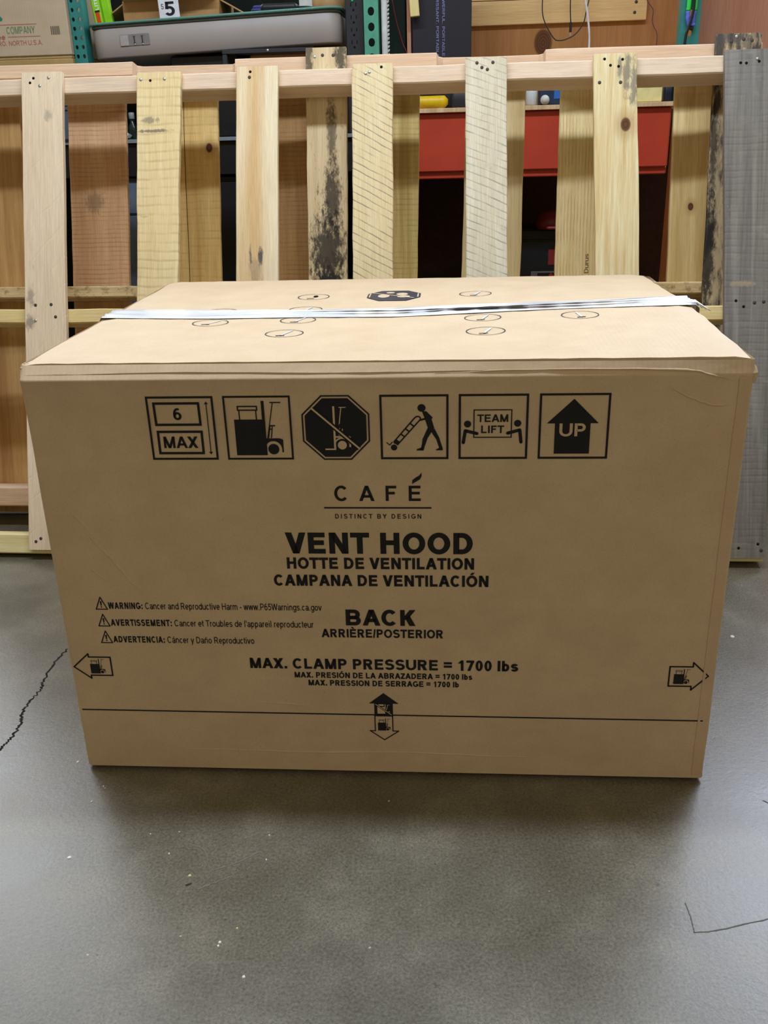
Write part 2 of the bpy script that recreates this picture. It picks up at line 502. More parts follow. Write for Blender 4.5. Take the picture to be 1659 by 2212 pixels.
def floor_mat():
    t = NT('sealed_concrete')
    big = t.noise(t.coord((1.1, 1.1, 1.1), (2.3, 1.7, 0)), 1, 4, .6)
    mid = t.noise(t.coord((7, 7, 7)), 1, 6, .65)
    fine = t.noise(t.coord((240, 240, 240)), 1, 3, .7)
    col = t.ramp(t.math('ADD', t.math('MULTIPLY', big, .55), t.math('MULTIPLY', mid, .45)),
                 [(.36, C('#585343')), (.5, C('#656050')), (.66, C('#766f5d'))])
    col = t.mix(.8, col, t.ramp(fine, [(.3, (.45, .45, .45)), (.5, (1, 1, 1)), (.70, (1.6, 1.57, 1.5))]), 'MULTIPLY')
    web = t.n('ShaderNodeTexVoronoi', feature='DISTANCE_TO_EDGE')
    wv = t.mix(.06, t.coord((55, 55, 55)), t.coord((30, 30, 30)))
    t.put(web.inputs['Vector'], wv)
    msk = t.rng(mid, .5, .68)
    wl = t.math('MULTIPLY', t.rng(web.outputs['Distance'], 0, .10, 1, 0), msk)
    col = t.mix(t.math('MULTIPLY', wl, .35), col, C('#aaa592'))
    pit = t.noise(t.coord((95, 95, 95), (4, 4, 0)), 1, 2)
    col = t.mix(t.rng(pit, .70, .74, 0, .75), col, C('#3d3a33'))
    wht = t.noise(t.coord((70, 70, 70), (9, 1, 0)), 1, 1)
    col = t.mix(t.rng(wht, .80, .815, 0, .6), col, C('#d8d6cc'))
    r = t.rng(t.math('ADD', t.math('MULTIPLY', mid, .6), t.math('MULTIPLY', fine, .4)), .3, .7, .30, .46)
    t.b.inputs['Coat Weight'].default_value = .35
    t.b.inputs['Coat Roughness'].default_value = .32
    t.bump(t.math('ADD', t.math('MULTIPLY', fine, .6), t.math('SUBTRACT', 0, pit)), .16, .002)
    return t.done(col, r, .7)

# ------------------------------------------------------------------ room shell
b = MB()
b.face([(-6, -5, 0), (6, -5, 0), (6, 8, 0), (-6, 8, 0)])
FLOOR = tag(b.build('floor', floor_mat()), kind='structure')
b = MB()
b.box(-6, 6, 8.0, 8.15, 0, 4)
tag(b.build('wall_back', plain('dim_wall_paint', '#3a3833', .8, .1)), kind='structure')

# crack, scratches and paint flecks in the floor
rnd = random.Random(4)
def ribbon(pts, w, z=.0004, jit=.0, n=8):
    b = MB()
    P = smooth([(x, y, z) for x, y in pts], n)
    L, R = [], []
    for i, p in enumerate(P):
        d = (P[min(i+1, len(P)-1)]-P[max(i-1, 0)])
        nn = Vector((-d.y, d.x, 0)).normalized()
        ww = (w(i/len(P)) if callable(w) else w)
        o = nn*rnd.uniform(-jit, jit)
        L.append(p+nn*ww*rnd.uniform(.4, 1)/2+o)
        R.append(p-nn*ww*rnd.uniform(.4, 1)/2+o)
    b.grid([R, L], sm=False)
    return b
M_crack = plain('crack_grit', '#2e2c28', .9, .1, var=.4)
M_scr = plain('dull_scratch', '#5d5b52', .6, .2)
M_pale = plain('pale_scuff', '#7d796c', .6, .2)
ribbon([(-.681, 1.722), (-.693, 1.67), (-.692, 1.6), (-.688, 1.566), (-.695, 1.519), (-.696, 1.48), (-.688, 1.458), (-.687, 1.415), (-.694, 1.39), (-.702, 1.348), (-.72, 1.25)], .0058, .0005, .003, 10).build('floor_crack', M_crack, FLOOR)
ribbon([(.403, .98), (.4025, .955), (.400, .932), (.402, .929), (.43, .931), (.465, .939), (.506, .948), (.55, .96)], .0022, .0004, .0003).build('floor_scratch', M_scr, FLOOR)
ribbon([(.59, 1.185), (.61, 1.17), (.64, 1.175)], .003, .0004, .001).build('floor_scratch', M_scr, FLOOR)
ribbon([(-.314, 1.124), (-.288, 1.11), (-.278, 1.086), (-.28, 1.071)], .0018, .0004, .0003).build('floor_scuff', M_pale, FLOOR)
ribbon([(-.27, 1.066), (-.235, 1.08), (-.203, 1.102)], .0025, .0004, .0005).build('floor_scuff', M_pale, FLOOR)
ribbon([(-.283, 1.03), (-.255, 1.045), (-.235, 1.055)], .003, .0004, .001).build('floor_scuff', M_pale, FLOOR)
M_white = plain('white_paint', '#e4e4de', .6, .3)
M_cream = plain('cream_paint', '#d8cfa0', .6, .3)
for (x, y, r, mm) in [(-.489, 1.101, .0035, M_white), (-.299, 1.057, .003, M_cream), (-.236, .934, .003, M_white), (-.2375, .928, .0022, M_white), (-.197, .878, .003, M_white), (-.491, 1.227, .002, M_white), (-.216, .957, .002, M_cream), (.726, 1.698, .005, M_white), (-.545, 1.333, .003, M_white), (-.482, 1.265, .002, M_white), (-.377, 1.147, .0018, M_cream), (-.339, 1.103, .002, M_cream), (-.191, 1.137, .0016, M_white), (-.207, 1.393, .002, M_white), (.745, 1.5, .003, M_white), (-.19, 1.085, .0016, M_white)]:
    b = MB()
    pts = [(x+r*rnd.uniform(.6, 1.1)*math.cos(k*pi/4), y+r*rnd.uniform(.6, 1.1)*math.sin(k*pi/4)) for k in range(8)]
    b.loft([[(p, q, .0) for p, q in pts], [(x+(p-x)*.8, y+(q-y)*.8, .0012) for p, q in pts]])
    b.build('paint_fleck', mm, FLOOR)
ribbon([(-.302, 1.038), (-.298, 1.0395), (-.294, 1.042)], .003, .001).build('floor_splinter', plain('dark_red_splinter', '#4a2226', .6, .3), FLOOR)

# ------------------------------------------------------------------ the big carton
BW, BH, BD, BYAW = 1.0364, .7023, .7985, -.0764
U = Vector((math.cos(BYAW), math.sin(BYAW), 0))
V = Vector((-math.sin(BYAW), math.cos(BYAW), 0))
base = Vector((-.0059, 1.2739, 0))+V*BD/2
BOX = thing('cardboard_carton', 'large brown vent hood carton standing on the concrete floor in front of the pallets', 'box', base, BYAW)
def interp(x, xs, ys):
    if x <= xs[0]: return ys[0]
    for i in range(len(xs)-1):
        if x <= xs[i+1]:
            return ys[i]+(ys[i+1]-ys[i])*(x-xs[i])/(xs[i+1]-xs[i])
    return ys[-1]
def lip(u, v):
    """outward offset of the front panel near its top fold"""
    k = interp(u, [0, .5, 1.03], [1, .80, .25])
    return k*interp(v, [.62, .672, .683, .7023], [0, .004, .0065, -.0115])
def front(u, v, e=0.):
    return Vector((u-BW/2, -BD/2-lip(u, v)-e, v))
rnd = random.Random(7)
ring = []
def corner(cx, cy, a0, r, n=4):
    for k in range(n+1):
        a = math.radians(a0+90*k/n)
        ring.append((cx+r*math.cos(a), cy+r*math.sin(a)))
hx, hy = BW/2, BD/2
for k in range(1, 20): ring.append((-hx+.02+(BW-.04)*k/20, -hy))
corner(hx-.007, -hy+.007, -90, .007)
for k in range(1, 8): ring.append((hx, -hy+.014+(BD-.026)*k/8))
corner(hx-.012, hy-.012, 0, .012)
ring.append((0, hy))
corner(-hx+.012, hy-.012, 90, .012)
for k in range(1, 8): ring.append((-hx, hy-.012-(BD-.024)*k/8))
corner(-hx+.012, -hy+.012, 180, .012)
rows = []
for v in (.008, .013, .03, .1, .2, .3, .4, .5, .58, .62, .645, .66, .672, .681, .683, .685, .692, BH):
    r = []
    for (x, y) in ring:
        fx = max(0, min(1, (-y-hy+.02)/.02))
        r.append((x+rnd.uniform(-.0006, .0006), y-lip(x+hx, v)*fx, v))
    rows.append(r)
b = MB()
b0 = b.grid(rows, True)
n_ = len(ring)
inset = [(x*.975, y*.955, 0) for x, y in ring]
b.grid([inset, rows[0]], True, sm=False)
b.cap(len(b.v)-2*n_, n_, True)
# long soft creases standing slightly proud of the panel
def crease(pts, w, h):
    P = smooth([front(u, v) for u, v in pts], 6)
    A, B_, C_ = [], [], []
    for i, p in enumerate(P):
        d = (P[min(i+1, len(P)-1)]-P[max(i-1, 0)])
        nn = Vector((-d.z, 0, d.x)).normalized()
        k = math.sin(pi*(i+.5)/len(P))*rnd.uniform(.7, 1.1)
        j = nn*rnd.uniform(-.0006, .0006)
        A.append(p+nn*w/2*k+j); C_.append(p-nn*w/2*k+j); B_.append(p+Vector((0, -h*k, 0))+j)
    b.grid([C_, B_, A])
crease([(.045, .475), (.075, .43), (.102, .395), (.12, .365), (.145, .335)], .005, .0018)
crease([(.05, .395), (.07, .375), (.095, .355)], .004, .0012)
crease([(.03, .50), (.06, .46), (.085, .42)], .004, .0010)
crease([(.11, .0455), (.25, .046), (.40, .044), (.55, .047), (.70, .043), (.80, .043)], .0035, .0012)
crease([(.30, .142), (.36, .139), (.40, .136)], .0025, .001)
crease([(.92, .668), (.95, .652), (.985, .640), (1.012, .640)], .004, .0025)
crease([(.60, .688), (.75, .692), (.93, .690), (.975, .684), (1.015, .672)], .004, .003)
crease([(.01, .690), (.25, .692), (.5, .690), (.7, .692)], .003, .0018)
b.build('carton_body', M_card, BOX)

# folded glue tab down the right edge of the front
b = MB()
vs = [.014+.666*k/24 for k in range(25)]
b.grid([[front(1.0165+rnd.uniform(-.0004, .0004), v, .0007) for v in vs], [front(1.0310, v, .0003) for v in vs]][::-1], sm=False)
b.build('glue_tab', cardboard('reddish_cardboard', '#c3a98a', '#ccb293', '#9c7a5a'), BOX)
SEAM = .400
def seam_dz(u): return interp(u, [0, .2, .53, .81, 1.036], [.0, -.004, -.004, .005, .011])
def top_dz(u, v):
    return seam_dz(u)*(v/SEAM if v < SEAM else (BD-v)/(BD-SEAM))
def top(u, v, e=0.):
    return Vector((u-BW/2, v-BD/2, BH+.002+top_dz(u, v)+e))
def vfix(u, va):
    v = va
    for _ in range(6): v = va-top_dz(u, v)*5.6
    return v
rnd = random.Random(9)
for nm, v0, v1 in (('top_flap', .0120, SEAM-.0025), ('top_flap', SEAM+.0025, BD-.003)):
    b = MB()
    nu, nv = 44, 10
    T, Bt = [], []
    for j in range(nv+1):
        v = v0+(v1-v0)*j/nv
        rowt, rowb = [], []
        for i in range(nu+1):
            u = .002+(BW-.004)*i/nu
            edge = rnd.uniform(-.0025, .0025) if i in (0, nu) else 0
            z = rnd.uniform(-.0004, .0004)
            sag = -.003 if (i in (0, nu)) else 0
            p = top(u+edge, v, z+sag)
            rowt.append(p)
            rowb.append(p-Vector((0, 0, .0055)))
        T.append(rowt); Bt.append(rowb)
    b.grid(T)
    b.grid([r[::-1] for r in Bt])
    b.grid([Bt[0], T[0]], sm=False, mi=1)
    b.grid([T[-1], Bt[-1]], sm=False, mi=1)
    b.grid([[r[0] for r in T], [r[0] for r in Bt]], sm=False, mi=1)
    b.grid([[r[-1] for r in Bt], [r[-1] for r in T]], sm=False, mi=1)
    b.build(nm, [M_card, M_card_edge], BOX)
# crushed corner at the right and folded corner at the left
def crumple(name, c, ex, seed):
    r = random.Random(seed)
    b = MB()
    rr = []
    for j in range(6):
        a = -pi/2+pi*j/5
        rr.append([Vector(c)+Vector((ex[0]*math.cos(a)*math.cos(2*pi*k/9), ex[1]*math.cos(a)*math.sin(2*pi*k/9), ex[2]*math.sin(a)))*r.uniform(.65, 1.15) for k in range(9)])
    b.loft(rr)
    b.build(name, M_card, BOX)
crumple('crushed_corner', front(BW-.001, BH-.022, -.010), (.007, .009, .013), 3)
crumple('crushed_corner', front(.006, BH-.006, -.012), (.008, .009, .008), 5)
crumple('crushed_corner', front(BW-.012, .009, -.008), (.010, .008, .006), 8)

# packing tape along the seam
b = MB()
rows = []
rnd = random.Random(11)
prof = [(-.042, .0005), (-.034, .0035), (-.026, .001), (-.017, .0045), (-.008, .0012), (.002, .0035), (.012, .001), (.021, .0045), (.032, .0015), (.042, .0005)]
NU = 60
ph = [rnd.uniform(0, 6) for _ in prof]
for i in range(NU+1):
    u = -.003+(BW+.006)*i/NU
    r = []
    for j, (dv, dz) in enumerate(prof):
        k = .6+.4*math.sin(u*17+ph[j])
        wv = .003*math.sin(u*9+ph[j]*.3)
        r.append(top(u, SEAM+.002+dv*(1+.06*math.sin(u*13))+wv, .0012+dz*k))
    rows.append(r)
def drop(r, dx, dz): return [p+Vector((dx+rnd.uniform(-.002, .002), rnd.uniform(-.002, .002), -dz*rnd.uniform(.8, 1.2))) for p in r]
rows = [drop(rows[0], -.006, .045), drop(rows[0], -.006, .012), *rows, drop(rows[-1], .007, .008), drop(rows[-1], .008, .04)]
b.grid([r[::-1] for r in rows])
TAPE = b.build('packing_tape', M_tape, BOX)
b = MB()
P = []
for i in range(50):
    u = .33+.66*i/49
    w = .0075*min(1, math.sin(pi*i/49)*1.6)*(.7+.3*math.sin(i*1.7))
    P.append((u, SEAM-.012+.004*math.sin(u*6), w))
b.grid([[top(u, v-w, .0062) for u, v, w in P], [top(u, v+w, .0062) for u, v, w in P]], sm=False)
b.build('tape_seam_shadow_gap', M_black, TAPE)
b = MB()
for k in range(3):
    b.tube([top(BW-.02, SEAM-.02-.006*k, .003), top(BW+.006, SEAM-.025-.008*k, .005), top(BW+.014+.004*k, SEAM-.045-.012*k, -.004)], lambda i: .0022-.0007*i, 6)
b.build('frayed_tape_end', M_tape, TAPE)

# ---- printing on the top
for k, (u, va) in enumerate([(.352, .565), (.355, .422), (.357, .320), (.353, .206), (.671, .574), (.6715, .421), (.677, .322), (.678, .208), (.199, .411), (.2055, .305), (.832, .446), (.839, .336)]):
    v = vfix(u, va)
    r = .0315
    printed('circle_mark', arc(u, v, r, r, 0, 360, .0018, .0018, 48), top, M_ink_grey, BOX, .0008)
    du, dv = (.010, .030) if k not in (8, 9) else (.014, .026)
    if k in (10, 11): du = -.004
    mm = M_hole if k == 0 else M_slit
    o = printed('slit_mark', [line(u-du*.3, v-dv*.6, u+du, v+dv*.75, .0036)] if k else disc(u+.004, v+.004, .005, .010, 9), top, mm, BOX, .0010)
    printed('slit_mark', [line(u-du*.3-.008, v-dv*.66, u-du*.3+.006, v-dv*.60, .004)], top, M_hole, BOX, .0011)
o8 = [(.4592, .545), (.4592, .588), (.485, .624), (.538, .624), (.564, .588), (.564, .545), (.538, .508), (.485, .508)]
o8 = [(u, vfix(u, v)) for u, v in o8]
printed('handling_symbol', [o8[::-1]], top, M_ink_grey, BOX, .0008)
P = [line(.465, .598, .552, .535, .004), line(.464, .545, .464, .588, .0025), line(.559, .545, .559, .588, .0025)]
P += disc(.4915, .560, .0115, .020) + disc(.503, .598, .0085, .009) + disc(.531, .552, .0125, .012) + disc(.527, .580, .0115, .015)
printed('handling_symbol', [[(u, vfix(u, v)) for u, v in q] for q in P], top, M_card, BOX, .0012)

# ---- printing on the front
def P_out(pts, w, closed=True): return pline(pts, w, closed)
def forklift(load=True):
    P = []
    if load:
        P += [rect(.143, .07, .585, .63)] + frame(.20, .767, .505, .845, .02) + [rect(.218, .63, .236, .77), rect(.47, .63, .488, .77)]
    P += [rect(.565, .07, .607, .92)]
    P += [rect(.694, .885, .855, .903), line(.735, .89, .625, .33, .014), rect(.665, .522, .75, .542)]
    P += [line(.672, .52, .640, .34, .016), line(.706, .52, .682, .34, .016), rect(.662, .47, .706, .485)]
    cx, cy, r = .705, .165, .127
    for k in range(12):
        q = []
        for kk, o in ((k, 0), (k+1, 0), (k+1, 1), (k, 1)):
            a = pi*kk/12
            ca, sa = math.cos(a), math.sin(a)
            if not o: q.append((cx+r*ca, cy+r*sa))
            else:
                s_ = min(.15/abs(ca) if abs(ca) > 1e-6 else 9, .17/sa if sa > 1e-6 else 9)
                q.append((cx+s_*ca, cy+s_*sa))
        P.append(q)
    P += [rect(.833, .115, .855, .17)] + disc(cx, cy, .083)
    return P
def ink(name, P, e=.0006, mat=None): return printed(name, P, front, mat or M_ink, BOX, e)
V0, V1 = .5618, .6586
S = V1-V0
# stacking limit
P = frame(.1845, V0, .2830, V1, .0031) + frame(.1938, .6137, .2628, .6497, .0036) + frame(.1948, .5703, .2632, .6066, .0036)
P += text('6', .2225, .2345, .6228, .0178) + text('MAX', .2035, .2545, .5800, .0175)
P += [rect(.2718, .574, .2731, .6465), [(.2695, .6465), (.2754, .6465), (.2725, .6505)], [(.2695, .574), (.2725, .570), (.2754, .574)]]
ink('handling_symbol', P)
# clamp truck allowed
ink('handling_symbol', frame(.297, V0, .3945, V1, .0028) + place(forklift(), .297, V0, .0975, S))
# no fork truck
O8 = [(.4093, .6300), (.4385, .6586), (.4785, .6586), (.5070, .6305), (.5070, .5893), (.4795, .5611), (.4392, .5611), (.4093, .5896)]
oc = (.4582, .6098)
def sh(k): return [(oc[0]+(x-oc[0])*k, oc[1]+(y-oc[1])*k) for x, y in O8]
P = []
a, c = O8, sh(.955)
for i in range(8):
    j = (i+1) % 8
    P.append([a[i], a[j], c[j], c[i]])
ink('handling_symbol', P+[sh(.905)])
ox, oy = .4093, .5611
P = place([rect(.33, .155, .49, .178), rect(.462, .17, .492, .83), rect(.555, .805, .68, .818), line(.588, .81, .545, .5, .014), rect(.535, .515, .61, .53), line(.56, .52, .545, .38, .014), line(.60, .52, .585, .37, .014), rect(.49, .345, .70, .37)], ox, oy, .0977)
P += place(arc(.585, .225, .125, .125, 20, 150, .022, .022), ox, oy, .0977) + place([rect(.69, .20, .715, .36)], ox, oy, .0977) + place(disc(.585, .23, .067), ox, oy, .0977)
ink('handling_symbol', P, .0009, M_card)
ink('handling_symbol', place([line(.165, .792, .835, .182, .075)], ox, oy, .0977), .0012)
ink('handling_symbol', place([line(.15, .805, .85, .168, .026)], ox, oy, .0977), .0015, M_card)
# hand truck
def f4(pts): return [((x-880)/682, (752-y)/660) for x, y in pts]
P = disc(.61, .794, .059)
P += [f4([(1300, 262), (1343, 262), (1405, 325), (1395, 345), (1420, 430), (1390, 478), (1358, 432), (1330, 345)])]
P += [f4([(1358, 425), (1395, 470), (1352, 540), (1330, 605), (1295, 605), (1303, 545)]), f4([(1330, 600), (1312, 662), (1282, 662), (1295, 600)]), f4([(1243, 650), (1284, 634), (1312, 640), (1312, 662), (1243, 662)])]
P += [f4([(1386, 465), (1422, 435), (1465, 520), (1440, 548)]), f4([(1440, 545), (1465, 518), (1505, 640), (1470, 640)]), f4([(1434, 655), (1468, 636), (1505, 638), (1505, 661), (1440, 661)])]
P += [line(*f4([(1335, 338)])[0], *f4([(1278, 352)])[0], .028)]
P += pline(f4([(1283, 350), (1283, 328), (1268, 315), (1245, 315), (1225, 330), (1012, 575)]), .02)
P += pline(f4([(1283, 345), (1048, 605)]), .02)
for (x0, y0, x1, y1) in ((1180, 385, 1215, 412), (1135, 440, 1170, 468), (1090, 495, 1125, 522)):
    P += [line(*f4([(x0, y0)])[0], *f4([(x1, y1)])[0], .022)]
P += [f4([(1040, 545), (1078, 575), (1045, 612), (1010, 582)])] + disc(*f4([(1015, 630)])[0], .047) + pline(f4([(940, 578), (972, 605), (1000, 572)]), .014)
ink('handling_symbol', frame(.522, V0, .6196, V1, .0031) + place(P, .522, V0, .0975, S))
ink('handling_symbol', place(arc(.198, .185, .058, .058, 20, 130, .010, .010), .522, V0, .0975, S), .0009, M_card)
# team lift
def f5(pts): return [((x-100)/672, (725-y)/637) for x, y in pts]
P = frame(*f5([(243, 515)])[0], *f5([(617, 238)])[0], .016)
P += disc(*f5([(187, 380)])[0], .052) + disc(*f5([(671, 375)])[0], .052)
P += pline(f5([(146, 562), (165, 445), (278, 473)]), .048, caps=True) + pline(f5([(708, 558), (693, 440), (577, 470)]), .048, caps=True)
P += text('TEAM', .268, .713, .572, .115) + text('LIFT', .326, .658, .402, .115)
ink('handling_symbol', frame(.634, V0, .732, V1, .0031) + place(P, .634, V0, .098, S))
# this way up
P = [[(.115, .545), (.85, .545), (.487, .915)], rect(.23, .08, .735, .55)]
ink('handling_symbol', frame(.7470, V0, .8452, V1, .0031) + place(P, .747, V0, .0982, S))
ink('handling_symbol', text('UP', .7760, .8128, .5955, .0190), .0009, M_card)

# wording
b_cafe = text('CAFE', .4512, .5790, .4966, .0240, .19, .62)
ux = .573
fl = [(-.0065, 0), (-.006, .006), (-.001, .010), (.004, .013), (.0075, .0175), (.0075, .012), (.005, .007), (.0, .004)]
ink('brand_name', b_cafe + [[(ux+x, .5235+y) for x, y in fl][::-1]])
ink('brand_rule', [rect(.4348, .4845, .5946, .4868)])
ink('brand_slogan', text('DISTINCT BY DESIGN', .4509, .5794, .4684, .0073, .185, .32))
ink('printed_heading', text('VENT HOOD', .3728, .6560, .4105, .0348, .255))
ink('printed_heading', text('HOTTE DE VENTILATION', .3729, .6584, .3848, .0190, .25))
ink('printed_heading', text('CAMPANA DE VENTILACIÓN', .3508, .6805, .3556, .0190, .25))
ink('printed_heading', text('BACK', .4595, .5688, .2867, .0280, .25))
ink('printed_heading', text('ARRIÈRE/POSTERIOR', .4200, .6114, .2650, .0150, .235))
ink('clamp_pressure_line', text('MAX. CLAMP PRESSURE = 1700 lbs', .3011, .7297, .2066, .0190, .24))
ink('clamp_pressure_line', text('MAX. PRESIÓN DE LA ABRAZADERA = 1700 lbs', .3723, .6576, .1900, .0104, .24))
ink('clamp_pressure_line', text('MAX. PRESSION DE SERRAGE = 1700 lb', .3941, .6364, .1755, .0104, .24))
for s_, sp, u1, vb in (('WARNING: Cancer and Reproductive Harm - www.P65Warnings.ca.gov', 9, .4225, .3122), ('AVERTISSEMENT: Cancer et Troubles de l\'appareil reproducteur', 15, .4080, .2818), ('ADVERTENCIA: Cáncer y Daño Reproductivo', 13, .3113, .2513)):
    P = text(s_, .0815, u1, vb, .0116, .24, 0, .15, sp)
    tri = [(.0614, vb-.0008), (.0796, vb-.0008), (.0704, vb+.0205)]
    P += pline(tri, .0017, True) + [[(.0695, vb+.0055), (.0713, vb+.0055), (.0718, vb+.0135), (.0690, vb+.0135)]] + disc(.0704, vb+.0032, .0012, n=10)
    ink('warning_line', P)
# clamp zone rule with arrows
rule = []
for i in range(20):
    u0, u1_ = .0095+(1.0247-.0095)*i/20, .0095+(1.0247-.0095)*(i+1)/20
    rule.append(rect(u0, .1200-.0022*u0+.0006, u1_, .1200-.0022*u0+.0030))
ink('clamp_zone_rule', rule)
P = [[(.4910, .1427), (.5392, .1427), (.5149, .1628)], rect(.4995, .1180, .5297, .1430)]
P += pline([(.5000, .1195), (.5000, .0897), (.4915, .0897), (.5149, .0722), (.5385, .0897), (.5290, .0897), (.5290, .1195)], .0018)
P += place(forklift(), .5005, .0885, .0285, .0275)
ink('clamp_zone_arrow', P)
ink('clamp_zone_arrow', [rect(.5045, .1235, .517, .1365), rect(.506, .1385, .515, .1415)] + place([rect(.565, .3, .607, .95), rect(.69, .88, .85, .905), line(.735, .89, .625, .33, .03), rect(.66, .25, .85, .36)], .5005, .120, .0285, .0225), .0009, M_card)
ink('clamp_zone_arrow', [line(.5015, .1420, .5275, .1215, .0034)], .0011)
ink('clamp_zone_arrow', [line(.5015, .1420, .5275, .1215, .0012)], .0013, M_card)
ink('clamp_direction_arrow', pline([(.0085, .2045), (.0352, .2292), (.0352, .2232), (.0712, .2232), (.0712, .1888), (.0352, .1888), (.0352, .1830)], .0024, True) + place(forklift(), .031, .190, .034, .032))
ink('clamp_direction_arrow', pline([(1.0244, .2028), (.9998, .2268), (.9998, .2192), (.9645, .2192), (.9645, .1838), (.9998, .1838), (.9998, .1770)], .0024, True) + place(forklift(), .967, .1855, .034, .032))

# ------------------------------------------------------------------ pallets
def pallet_frame(A, yaw, th):
    t = math.radians(th)
    u = Vector((math.cos(yaw), math.sin(yaw), 0))
    bk = Vector((-math.sin(yaw), math.cos(yaw), 0))
    s = bk*math.sin(t)+Vector((0, 0, math.cos(t)))
    n = bk*math.cos(t)-Vector((0, 0, math.sin(t)))
    mm = Matrix.Identity(4)
    for i in range(3):
        mm[i][0], mm[i][1], mm[i][2], mm[i][3] = u[i], n[i], s[i], A[i]
    return mm
def plank(name, mat, parent, bl, br, tl, tr, s0, s1, w0, w1, seed, rough_edge=.0012, n=26, c=.0015):
    """upright board with slightly wandering edges; corners given along u at bottom and top"""
    r = random.Random(seed)
    uc = (bl+br)/2
    b = MB()
    rr = []
    el = er = 0.
    for i in range(n+1):
        k = i/n
        el = el*.55+r.uniform(-1, 1)*rough_edge
        er = er*.55+r.uniform(-1, 1)*rough_edge
        z = (s1-s0)*k+(r.uniform(-.0015, .0015) if i in (0, n) else 0)
        x0, x1 = bl+(tl-bl)*k-uc+el, br+(tr-br)*k-uc+er
        y1 = w1-w0
        rr.append([(x0+c, 0, z), (x1-c, 0, z), (x1, c, z), (x1, y1-c, z), (x1-c, y1, z), (x0+c, y1, z), (x0, y1-c, z), (x0, c, z)])
    b.loft(rr)
    return b.build(name, mat, parent, (uc, w0, s0))
def beam(name, mat, parent, u0, u1, s0, s1, w0, w1, seed, prof=None, c=.003, slope=0., lift=0.):
    """stringer along u (local Z of the mesh); prof = [(z, front w)] for fork notches"""
    r = random.Random(seed)
    L = u1-u0
    pr = prof or [(L*i/30, w0) for i in range(31)]
    b = MB()
    rr = []
    for z, wf in pr:
        j = r.uniform(-.0008, .0008)
        x0, x1 = -(s1-s0)+j-slope*z, j-slope*z
        y0, y1 = wf-w0, w1-w0
        rr.append([(x0+c, y0, z), (x1-c, y0, z), (x1, y0+c, z), (x1-lift, y1-c, z), (x1-c-lift, y1, z), (x0+c, y1, z), (x0, y1-c, z), (x0, y0+c, z)])
    b.loft(rr)
    return b.build(name, mat, parent, (u0, w0, s0), (0, pi/2, 0))
def nail(parent, x, z, kind):
    b = MB()
    if kind == 2:
        b.lathe([(.0004, .0002), (.0034, .0001), (.0034, -.0008), (.0004, -.0012)][::-1], seg=10)
    else:
        b.lathe([(.0008, -.004), (.0039, -.004), (.0039, .0006), (.0028, .0014), (.0006, .0015)], seg=12)
    o = b.build('nail' if kind < 2 else 'nail_hole', (M_steel, M_rust, M_hole)[kind], parent, (x, -.0002, z), (pi/2, 0, 0))
    return o

W = {
 1: wood('slat_pinkish', '#d6bc97', '#cbb08a', 1, .8, .6, (math.radians(-48), .05, .22, '#e8d4a6', .06), [((20, 20, 9), .62, .75, '#8f8274', .4)], [(.0, .40, .006)], blots=[(-0.036, 0.645, 0.01, 0.025, '#857b73', 0.6), (-0.04, 0.58, 0.012, 0.02, '#77706a', 0.7), (0.018, 1.09, 0.012, 0.015, '#8f8474', 0.5)]),
 2: wood('slat_yellow_sawn', '#d9bd86', '#c9a76e', 2, .7, .6, (0, .022, .3, '#9a7f52', .22), [((10, 10, 30), .64, .74, '#7d7563', .6)], [(.02, .60, .008)], blots=[(0.0, 1.072, 0.024, 0.008, '#7d7563', 0.7), (0.005, 1.046, 0.045, 0.004, '#6f6858', 0.8)]),
 3: wood('slat_streaky', '#d8c199', '#c29a63', 3, .55, .9, None, [((14, 14, 5), .60, .72, '#c18f4f', .5), ((45, 45, 8), .69, .76, '#55504a', .8)], blots=[(0.014, 0.735, 0.007, 0.022, '#45444a', 0.9), (-0.012, 0.74, 0.004, 0.02, '#55545c', 0.8), (0.0, 0.7, 0.018, 0.03, '#7d756a', 0.4)]),
 4: wood('slat_diagonal_sawn', '#d2bb8c', '#c2a672', 4, .8, .7, (math.radians(28), .0165, .85, '#6f675c', .13), [((22, 22, 14), .62, .72, '#8b8373', .45)]),
 5: wood('slat_silvery_sawn', '#cdbfa0', '#b9a682', 5, .8, .8, (math.radians(22), .0175, .75, '#77766f', .13), [((20, 20, 26), .58, .72, '#97968c', .5)]),
 6: wood('slat_pine', '#d8c292', '#bd9c61', 6, 1.5, .9, None, [((55, 55, 6), .68, .76, '#6b6660', .7)], [(-.006, 1.03, .013)], blots=[(-0.005, 1.15, 0.01, 0.05, '#66625c', 0.7), (0.012, 1.12, 0.009, 0.06, '#66625c', 0.7), (-0.022, 1.16, 0.006, 0.03, '#66625c', 0.7)]),
 7: wood('slat_weathered_grey', '#837a6c', '#625b50', 7, 1.3, .9, (0, .016, .12, '#5b5751', .25), [((16, 16, 30), .55, .72, '#a09a8e', .5), ((8, 8, 4), .6, .72, '#6d6a4e', .4)], blots=[(-0.02, 0.655, 0.035, 0.007, '#a5957a', 0.8)]),
}
W_str = wood('stringer_pale', '#cfb493', '#bf9f7b', 8, .7, .7, None, [((30, 30, 5), .72, .8, '#8f7050', .6)])
W_str2 = wood('stringer_yellow', '#d9c084', '#c2a163', 9, .8, .7, None, [((30, 30, 8), .72, .8, '#8f7050', .5)])
W_low = wood('stringer_cream', '#dcc690', '#c6a768', 10, .8, .8)

